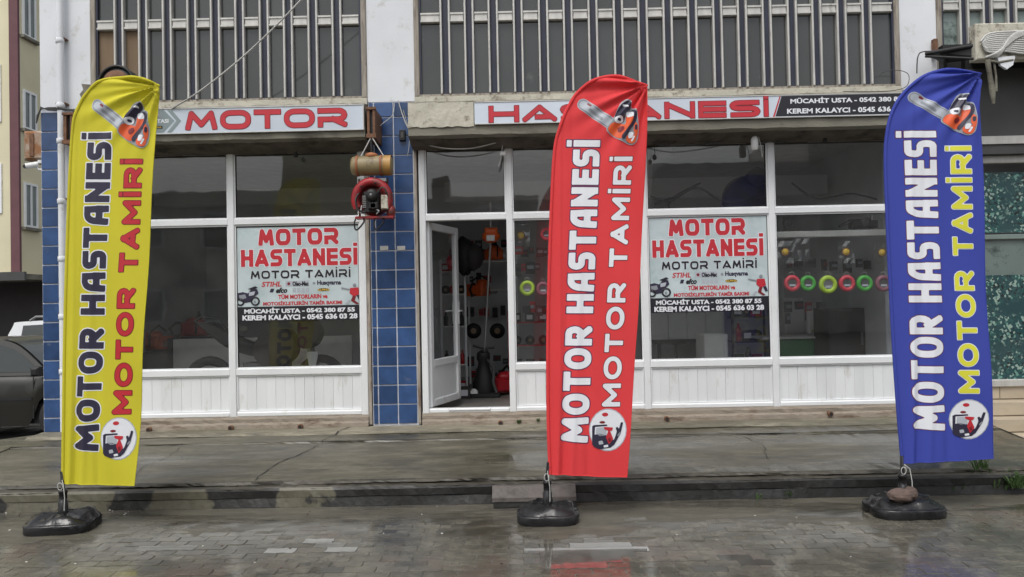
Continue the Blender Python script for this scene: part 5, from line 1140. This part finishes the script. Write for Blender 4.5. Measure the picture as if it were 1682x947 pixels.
p = at(1296,367,.4); mb = MB(); mb.lathe(tuple(p),[(.02,-.01),(.06,0),(.062,.03),(.05,.06)],'black',18,'y'); mb.torus((p.x,p.y-.005,p.z),.045,.006,'dkpanel','y',18,5); tag(mb.build('flywheel', origin=tuple(p)),'black round flywheel on the white shelf rail','machine part')
p = at(1420,362,.45); mb = MB(); mb.box(p.x-.14,p.x+.14,.42,.55,p.z-.08,p.z+.02,'black',ch=.02); mb.lathe((p.x-.02,.37,p.z-.02),[(.03,0),(.05,.01),(.05,.06)],'dkpanel',14,'y'); mb.box(p.x+.06,p.x+.17,.40,.45,p.z,p.z+.06,'steel',ch=.01); mb.tube([(p.x-.15,.42,p.z),(p.x-.3,.4,p.z-.06)],.015,'black'); tag(mb.build('engine_part', origin=tuple(p)),'black engine part lying on the white shelf beside the blue flag','machine part')
# chainsaw / brushcutter builders
def brushcutter(px, pytop, pybot, Y, label):
    p0, p1 = at(px,pytop,Y), at(px-10,pybot,Y); t = thing('brushcutter', label, 'brushcutter', tuple(p0))
    mb = MB(); mb.tube([(p0.x,Y,p0.z-.1),(p1.x,Y,p1.z)],.014,'steel',8); mb.build('shaft', t)
    mb = MB(); mb.blob((p0.x,Y-.02,p0.z-.12),.11,.09,.08,'orange',12,8,.03); mb.box(p0.x-.07,p0.x+.08,Y-.1,Y+.05,p0.z-.10,p0.z-.02,'orange',ch=.02); mb.build('engine_cover', t)
    mb = MB(); mb.box(p0.x-.05,p0.x+.05,Y-.13,Y-.09,p0.z-.18,p0.z-.11,'whitebox',ch=.012); mb.tube([(p0.x,Y,p0.z-.02),(p0.x,Y,p0.z+.3)],.012,'cable'); mb.build('starter', t)
    mb = MB(); mb.tube([(p1.x-.14,Y-.02,p1.z+.06),(p1.x,Y,p1.z+.02),(p1.x+.12,Y-.02,p1.z+.03)],.014,'black',6); mb.lathe((p1.x,Y,p1.z-.03),[(.03,0),(.05,.01),(.05,.03),(.02,.04)],'black',12); mb.build('cutting_head', t)
brushcutter(806,372,575,1.3,'orange brushcutter hanging head up in the doorway')
def chainsaw(x, y, z, col, label, rz=0, sc=1.):
    t = thing('chainsaw', label, 'chainsaw', (x,y,z)); t.rotation_euler = (0,0,rz); t.scale = (sc,)*3
    mb = MB(); mb.box(-.14,.12,-.10,.10,.02,.16,col,ch=.025); mb.blob((0,-.04,.17),.11,.07,.05,col,10,6); mb.build('body', t, local=True)
    mb = MB(); mb.box(.12,.50,-.02,-.012,.05,.11,'steel'); mb.lathe((.50,-.022,.08),[(.03,0),(.03,.01)],'steel',12,'y'); mb.build('guide_bar', t, local=True)
    mb = MB(); mb.tube([(.02,-.11,.05),(.03,-.11,.2),(.03,0,.27),(.02,.1,.2)],.012,'black'); mb.tube([(-.12,0,.15),(-.2,0,.17),(-.27,0,.1),(-.22,0,.02),(-.12,0,.04)],.014,'black'); mb.build('handle', t, local=True)
# shelving seen through the doorway
def shelves(px0, px1, ys, Y, label, m='shelf', post='pvc', items=True, dep=.32):
    x0, x1 = at(px0,450,Y).x, at(px1,450,Y).x; zs = [at((px0+px1)/2,y,Y).z for y in ys]
    t = thing('shelf_unit', label, 'shelf', ((x0+x1)/2,Y,.44))
    for k, z in enumerate(zs): mb = MB(); mb.box(x0+.02,x1-.02,Y+.003,Y+dep,z-.02,z,m,ch=.003); mb.build('shelf_board', t)
    for a in (x0, x1-.025):
        mb = MB(); mb.box(a,a+.025,Y,Y+.03,.44,max(zs)+.15,post); mb.build('post', t)
    return x0, x1, zs
x0, x1, zs = shelves(722,765,(445,482,535,598,640),2.2,'white wall shelves with small black goods left inside the doorway')
gi = 0
def goods(kind, x, y, z, label, col='black', s=1.):
    mb = MB()
    if kind == 'bottle': mb.lathe((x,y,z),[(.03*s,0),(.033*s,.01),(.033*s,.13*s),(.012*s,.17*s),(.014*s,.2*s)],col,12); nm = 'bottle'
    elif kind == 'box': mb.box(x-.06*s,x+.06*s,y,y+.1,z,z+.12*s,col,ch=.003); mb.box(x-.04*s,x+.04*s,y-.002,y,z+.03*s,z+.09*s,'txwht' if col != 'whitebox' else 'txblk'); nm = 'carton'
    elif kind == 'helmet': mb.blob((x,y,z+.07*s),.09*s,.10*s,.08*s,col,12,8); mb.box(x-.07*s,x+.07*s,y-.11*s,y-.08*s,z+.02*s,z+.07*s,'carglass',ch=.01); nm = 'helmet'
    else: mb.lathe((x,y,z+.06*s),[(.03*s,0),(.065*s,.008),(.065*s,.05),(.03*s,.055)],col,16,'y'); mb.lathe((x,y-.004,z+.06*s),[(.02*s,0),(.025*s,.004)],'carton',10,'y'); nm = 'cutting_reel'
    tag(mb.build(nm, origin=(x,y,z)),label,nm.replace('_',' '))
sh = ['lowest','second lowest','third','fourth','top']
for k, z in enumerate(sorted(zs)):
    for j in range(3):
        xx = x0+.07+j*(x1-x0-.14)/2; kd = ['box','bottle','bottle','reel','box'][k]; cl = [['carton','whitebox','redsteel'],['black','black','redsteel'],['black','black','black'],['black','redsteel','black'],['redsteel','carton','black']][k][j]
        goods(kd, xx, 2.25, z, f"{['left','middle','right'][j]} {cl if cl in ('black',) else {'carton':'brown','whitebox':'white','redsteel':'red'}.get(cl,cl)} {'box' if kd=='box' else kd} on the {sh[k]} board of the doorway shelves", cl, .9)
x0, x1, zs = shelves(832,905,(528,566,605,642),2.4,'red steel rack with dark goods behind the window right of the doorway','redsteel','redsteel')
for k, z in enumerate(sorted(zs)):
    for j in range(3): goods(['bottle','box','reel','box'][k], x0+.12+j*(x1-x0-.24)/2, 2.45, z, f"{['left','middle','right'][j]} dark {['bottle','box','reel','box'][k]} on the {sh[k]} board of the red rack", 'black', 1.)
x0b, x1b, zsb = shelves(768,850,(428,475),3.2,'pale wall shelves across the back of the doorway')
chainsaw(-.35,3.25,zsb[0],'orange','orange chainsaw on the upper back shelf in the doorway',rad(20))
chainsaw(-.55,2.9,zsb[1]-.12,'orange','large orange chainsaw hanging left on the back wall of the doorway',rad(70),1.2)
for px, lb in ((778,'left of two black line heads on the back wall in the doorway'),(817,'right of two black line heads on the back wall in the doorway')):
    p = at(px,548,3.0); goods('reel', p.x, p.y, p.z-.06, lb, 'black', 1.7)
p = at(765,420,1.9); mb = MB(); mb.blob((p.x-.02,p.y,p.z),.15,.12,.24,'black',14,11,.12); mb.blob((p.x+.10,p.y-.03,p.z-.02),.13,.1,.17,'cabinet',12,9,.12); mb.blob((p.x-.12,p.y,p.z+.04),.1,.1,.12,'dkpanel',10,7,.1); tag(mb.build('black_jackets', origin=tuple(p)),'bundle of black bags hanging inside the doorway','bags')
p = at(742,430,1.9); mb = MB(); mb.blob(tuple(p),.07,.05,.10,'pinkred',10,7,.08); tag(mb.build('red_bag', origin=tuple(p)),'pinkish red bag hanging at the left inside the doorway','bag')
p = at(795,640,1.6); mb = MB(); mb.lathe((p.x,1.6,.44),[(.13,0),(.15,.05),(.13,.18),(.085,.33),(.06,.42),(.085,.47),(.08,.54),(.03,.58)],'black',16,sy=.7); mb.tube([(p.x+.05,1.55,.9),(p.x+.13,1.5,.8),(p.x+.12,1.48,.62),(p.x+.16,1.46,.5)],.02,'dkpanel'); mb.lathe((p.x-.12,1.46,.5),[(.03,0),(.05,.01),(.05,.05)],'whitebox',12,'y'); mb.box(p.x-.2,p.x+.2,1.45,1.8,.44,.49,'black',ch=.01); tag(mb.build('leaf_blower', origin=(p.x,1.6,.44)),'tall black machine standing on the floor in the doorway','machine')
p = at(832,645,1.9); chainsaw(p.x-.02,1.8,.45,'redsteel','red chainsaw on the floor at the right of the doorway',rad(30),1.3)
for k, (px, cl, lb) in enumerate(((748,'whitebox','white box on the floor inside the doorway'),(762,'cabinet','dark box on the floor inside the doorway beside the white one'),(742,'carton','brown carton behind the white box in the doorway'))):
    p = at(px,650,1.4+.3*(k==2)); goods('box', p.x, 1.4+.3*(k==2), .44, lb, cl, 1.2+(k==2)*.5)
# overhead clutter inside: beams, wires and a bundle seen through the transoms
mb = MB(); mb.box(-.95,4.1,2.2,2.45,2.95,3.2,'inwall').box(-4.9,-1.45,2.4,2.6,3.0,3.2,'inwall').box(1.6,1.75,.6,4.2,3.2,3.44,'inwall'); mb.build('ceiling_beam', B)
for (pts, lb) in (([at(1068,322,.8),at(1100,330,.8),at(1145,308,.9),at(1190,330,1.),at(1262,322,1.)],'dark wire strung across inside the window above the right poster'),([at(1075,335,.8),at(1120,318,.8),at(1150,300,.9),at(1105,325,.9),at(1098,345,.8)],'tangled dark wire end inside above the right poster'),([at(1300,300,.9),at(1340,325,.9),at(1400,318,1.),at(1450,330,1.)],'dark wire hanging inside the upper right window')): cable(pts,.012,'dkcable',lb)
p = at(1228,325,1.2); mb = MB(); mb.lathe(tuple(p),[(.15,-.02),(.26,0),(.28,.04),(.28,.12)],'cabinet',24,'y'); mb.blob((p.x+.12,p.y,p.z+.25),.13,.1,.12,'dkpanel',10,7,.1); tag(mb.build('hanging_basin', origin=tuple(p)),'dark round basin hung high inside, above the right poster','basin')
# crowded small stock on the back wall of the doorway and behind the right window
def stock(px0, px1, ys, Y, n, label, group):
    for ri_, yy in enumerate(ys):
        for k in range(n):
            if random.random() < .12: continue
            cl_ = random.choice(['black','cabinet','dkpanel','dkpanel','redsteel','dkpanel'])
            p = at(px0+(px1-px0)*(k+random.uniform(.2,.8))/n, yy+random.uniform(-4,4), Y); mb = MB(); w_, h_ = random.uniform(.03,.06), random.uniform(.05,.10)
            mb.box(p.x-w_,p.x+w_,Y-random.uniform(.01,.05),Y,p.z-h_,p.z+h_*.6,cl_,ch=.004); mb.box(p.x-w_*.7,p.x+w_*.7,Y-.054,Y-.05,p.z-h_*.4,p.z+h_*.1,random.choice(['txgrey','txdred','txblk','txgrey'])); mb.tube([(p.x,Y-.01,p.z+h_*.6),(p.x,Y-.01,p.z+h_*.6+.03)],.003,'steel',4)
            rw = ('only row' if len(ys) == 1 else ['top row','second row','third row','fourth row','fifth row'][ri_]); tag(mb.build('hanging_packet', origin=tuple(p)), f"{'red' if cl_ == 'redsteel' else 'dark'} packet, place {['one','two','three','four','five','six','seven','eight','nine'][k]} from left, {rw}, {label}", 'packet', group)
stock(768,834,(400,455,508,590,612),3.9,5,'rear wall in the doorway','packets on the rear wall of the doorway')
stock(846,900,(412,438,505),1.6,5,'between doorway and red flag','packets between doorway and red flag')
stock(1282,1458,(432,),1.2,9,'above the coloured spools','packets in a row above the coloured spools')
stock(1282,1350,(500,520),2.6,4,'below the leftmost spools','packets below the leftmost spools')
# motorbike in the left room
mk = thing('motorcycle','dark motorcycle standing inside behind the left windows','motorcycle',(-2.9,1.0,.44)); zf = .44; xo = -2.95; YM = 1.0
mb = MB(); mb.torus((xo-.68,YM,zf+.30),.25,.055,'rubber','y',24,8); mb.build('wheel', mk); mb = MB(); mb.torus((xo+.62,YM,zf+.30),.25,.05,'rubber','y',24,8); mb.build('wheel', mk)
mb = MB(); mb.prism(smooth_line([(xo-.10,zf+.72),(xo-.30,zf+.80),(xo-.62,zf+.98),(xo-.74,zf+1.0),(xo-.70,zf+.93),(xo-.45,zf+.72),(xo-.12,zf+.60)],4,True),YM-.13,YM+.13,'black','y'); mb.build('seat', mk)
mb = MB(); mb.prism(smooth_line([(xo-.12,zf+.62),(xo-.05,zf+.82),(xo+.20,zf+.90),(xo+.35,zf+.78),(xo+.30,zf+.55),(xo+.05,zf+.45)],4,True),YM-.15,YM+.15,'cabinet','y'); mb.build('fuel_tank', mk)
mb = MB(); mb.tube([(xo-.80,YM-.12,zf+1.02),(xo-.70,YM-.14,zf+1.07),(xo-.52,YM-.14,zf+1.04),(xo-.42,YM-.13,zf+.88)],.014,'black'); mb.tube([(xo-.80,YM-.12,zf+1.02),(xo-.72,YM-.13,zf+.96),(xo-.5,YM-.13,zf+.8)],.014,'black'); mb.build('grab_rail', mk)
mb = MB(); mb.box(xo-.25,xo+.25,YM-.14,YM+.14,zf+.18,zf+.52,'dkpanel',ch=.03); mb.tube([(xo+.1,YM-.16,zf+.25),(xo-.4,YM-.18,zf+.28),(xo-.75,YM-.18,zf+.4)],.04,'steel'); mb.build('engine', mk)
mb = MB(); mb.tube([(xo+.62,YM-.08,zf+.3),(xo+.42,YM-.08,zf+.95)],.022,'steel').tube([(xo+.62,YM+.08,zf+.3),(xo+.42,YM+.08,zf+.95)],.022,'steel'); mb.tube([(xo+.30,YM-.36,zf+1.02),(xo+.40,YM-.1,zf+1.0),(xo+.40,YM+.1,zf+1.0),(xo+.30,YM+.36,zf+1.02)],.014,'black'); mb.build('fork', mk)
mb = MB(); mb.prism(smooth_line([(xo+.42,zf+.70),(xo+.40,zf+1.0),(xo+.55,zf+1.02),(xo+.64,zf+.85),(xo+.56,zf+.70)],4,True),YM-.13,YM+.13,'black','y'); mb.prism([(xo+.53,zf+.46),(xo+.60,zf+.46),(xo+.64,zf+.64),(xo+.50,zf+.64)],YM-.16,YM-.14,'whitebox','y'); mb.build('front_fairing', mk)
mb = MB(); mb.blob((xo+.33,YM-.30,zf+1.16),.06,.03,.04,'black'); mb.tube([(xo+.32,YM-.3,zf+1.02),(xo+.33,YM-.3,zf+1.14)],.007,'black',5); mb.build('mirror', mk)
# low pale counter and machines behind it, left room
x0,x1,z0,z1 = rect(284,556,372,612,1.8); mb = MB(); mb.box(x0,x1+1.6,1.8,1.86,.44,z1,'shelf',ch=.006); mb.box(x0-.06,x0,1.78,1.88,.44,z1+.02,'black'); tag(mb.build('low_partition', origin=(x0,1.8,.44)),'pale waist high partition behind the motorcycle seat','partition')
chainsaw(at(258,530,2.3).x,2.3,1.05,'orange','orange machine on the counter just right of the yellow flag',rad(-30),1.25); mb = MB(); xx = at(245,540,2.2).x; mb.box(xx-.6,xx+.5,2.1,2.7,.44,1.04,'dkpanel',ch=.01); tag(mb.build('counter', origin=(xx,2.1,.44)),'dark grey counter under the orange machine in the left window','counter')
chainsaw(at(322,525,2.7).x,2.7,1.20,'redsteel','red machine on the dark workbench behind the partition',rad(10),1.3); xx = at(325,540,2.7).x; mb = MB(); mb.box(xx-.45,xx+.5,2.6,3.1,1.10,1.2,'cabinet',ch=.01); 
for a in (xx-.42, xx+.42): mb.box(a,a+.05,2.65,2.7,.44,1.10,'cabinet')
tag(mb.build('workbench', origin=(xx,2.6,.44)),'dark workbench behind the partition in the left window','workbench')
# second room, middle window: wall panels, tables, white cabinet
mb = MB(); x0,x1,z0,z1 = rect(1066,470,1190,548,3.4)
mp_ = thing('wall_panelling','pale panelled wall boards behind the middle poster','wall panels',(x0,3.4,z0))
nW = 4; ww = (x1-x0)/nW
for k in range(nW): q = MB(); q.box(x0+k*ww+.004,x0+(k+1)*ww-.004,3.4,3.43,z0-.1,z1+.5,'whitebox',ch=.004); q.build('panel', mp_)
x0,x1,z0,z1 = rect(1157,549,1196,590,1.1); mb = MB(); mb.box(x0,x1,1.1,1.55,.44,z1,'whitebox',ch=.008); mb.box(x0+.015,x1-.015,1.092,1.10,.5,z1-.03,'whitebox',ch=.003); tag(mb.build('white_cabinet', origin=(x0,1.1,.44)),'small white cabinet behind the window under the right hand poster','cabinet')
x0,x1,z0,z1 = rect(1075,556,1150,560,1.6); st = thing('work_table','low dark table with a black stool top under the right hand poster','table',(x0,1.6,.44))
mb = MB(); mb.box(x0,x1+.2,1.55,2.1,z0-.03,z0,'black',ch=.005); mb.build('table_top', st)
for a in (x0+.04, x1+.12):
    mb = MB(); mb.box(a,a+.04,1.6,1.64,.44,z0-.03,'black'); mb.build('leg', st)
mb = MB(); a = at(1110,565,1.3); mb.lathe((a.x,1.3,a.z),[(.10,0),(.16,.01),(.16,.03),(.1,.035)],'black',18); mb.tube([(a.x,1.3,a.z),(a.x,1.3,.46)],.018,'black'); mb.lathe((a.x,1.3,.44),[(.16,0),(.15,.015),(.02,.03)],'black',14); tag(mb.build('stool', origin=(a.x,1.3,.44)),'round black stool in front of the low dark table','stool')
for (px0_,px1_,ys_,Y_,lb_,nn) in ((1200,1255,(520,560,600),2.3,'dark wall shelves behind the window under the right poster',3),(1395,1462,(440,500),3.2,'wall shelves high behind the green spool',4)):
    xa_, xb_, zz_ = shelves(px0_,px1_,ys_,Y_,lb_,'dkpanel','cabinet')
    for k, z in enumerate(sorted(zz_)):
        for j in range(nn): goods(['box','bottle','box','reel'][(k+j)%4], xa_+.1+j*(xb_-xa_-.2)/(nn-1), Y_+.06, z, f"{['first','second','third','fourth'][j]} item on the {['lowest','middle','top'][k] if len(zz_)==3 else ['lower','upper'][k]} board of the {'dark shelves under the right poster' if nn==3 else 'shelves behind the green spool'}", ['black','cabinet','redsteel','black'][(k*2+j)%4], 1.2)
# right window: cabinet, desk, lockers
x0,x1,z0,z1 = rect(1362,505,1480,600,1.4); cb = thing('tool_cabinet','tall dark tool cabinet behind the row of line spools','cabinet',(x0,1.4,.44))
mb = MB(); mb.box(x0,x1,1.42,1.9,.44,z1,'cabinet',ch=.006); mb.build('carcass', cb)
for k in range(2):
    mb = MB(); a = x0+k*(x1-x0)/2; mb.box(a+.01,a+(x1-x0)/2-.01,1.40,1.418,.48,z1-.02,'cabinet',ch=.004); d_ = mb.build('door', cb); mb = MB(); mb.box(a+(x1-x0)/2*(.9 if k == 0 else .1)-.01,a+(x1-x0)/2*(.9 if k == 0 else .1)+.01,1.38,1.40,1.0,1.15,'steel'); mb.build('handle', d_)
x0,x1,z0,z1 = rect(1290,552,1345,600,1.9); dk = thing('green_desk','green and grey desk standing behind the red and green spools','desk',(x0,1.9,.44))
mb = MB(); mb.box(x0-.3,x1+.1,1.85,2.5,z1-.03,z1,'shelf',ch=.005); mb.build('desk_top', dk); mb = MB(); mb.box(x0-.1,x1,1.9,2.4,.44,z1-.03,M['greenpl'],ch=.005); mb.build('drawer_block', dk)
p = at(1345,525,2.3); mb = MB(); mb.box(p.x-.14,p.x+.14,2.3,2.36,p.z-.2,p.z+.12,'whitebox',ch=.01); mb.box(p.x-.12,p.x+.12,2.292,2.30,p.z-.17,p.z+.1,'shelf'); mb.box(p.x-.1,p.x+.02,2.28,2.292,p.z-.15,p.z-.13,'lime'); tag(mb.build('notice_board', origin=tuple(p)),'pale board with a yellow strip standing on the green desk','board')
x0,x1,z0,z1 = rect(1285,500,1325,552,3.6); 
for k in range(2): mb = MB(); a = x0+k*.55; mb.box(a,a+.5,3.5,4.0,.44,z1+.1,'shelf',ch=.01); mb.box(a+.03,a+.47,3.49,3.5,.5,z1+.05,'inwall'); tag(mb.build('locker', origin=(a,3.5,.44)),f"{['left','right'][k]} of two pale grey lockers deep behind the spools",'locker','grey lockers at the back')
# ================================================================== ACROSS THE STREET (seen mirrored in the panes)
ob = thing('opposite_building','pale rendered building across the street mirrored in the shop windows','building',(0,-26,0))
mb = MB(); mb.box(-22,-10,-36,-26,0,6.7,'farwall').box(-10,-5.5,-36,-25.6,0,9.0,'beige').box(-5.5,1,-36,-26,0,6.2,'farwall').box(6,13,-36,-27,0,7.6,'pinkgrey').box(13,26,-36,-27,0,9.5,'farwall').box(-4,-3.2,-30,-29,6.2,7.6,'conc'); mb.build('wall', ob)
for fl in range(2):
    for k in range(-7, 8):
        x = k*3.0-1
        if -22 < x < 0 or x > 7:
            yy = -26 if x < 1 else -27; mb = MB(); mb.box(x-.7,x+.7,yy-.02,yy+.05,1.0+fl*3.2,2.5+fl*3.2,'pvc'); w_ = mb.build('window', ob); mb = MB(); mb.box(x-.6,x+.6,yy+.05,yy+.06,1.1+fl*3.2,2.4+fl*3.2,'winfar'); mb.build('pane', w_)
print('tris', sum(len(o.data.polygons) for o in bpy.data.objects if o.type == 'MESH'), 'objects', len(bpy.data.objects))
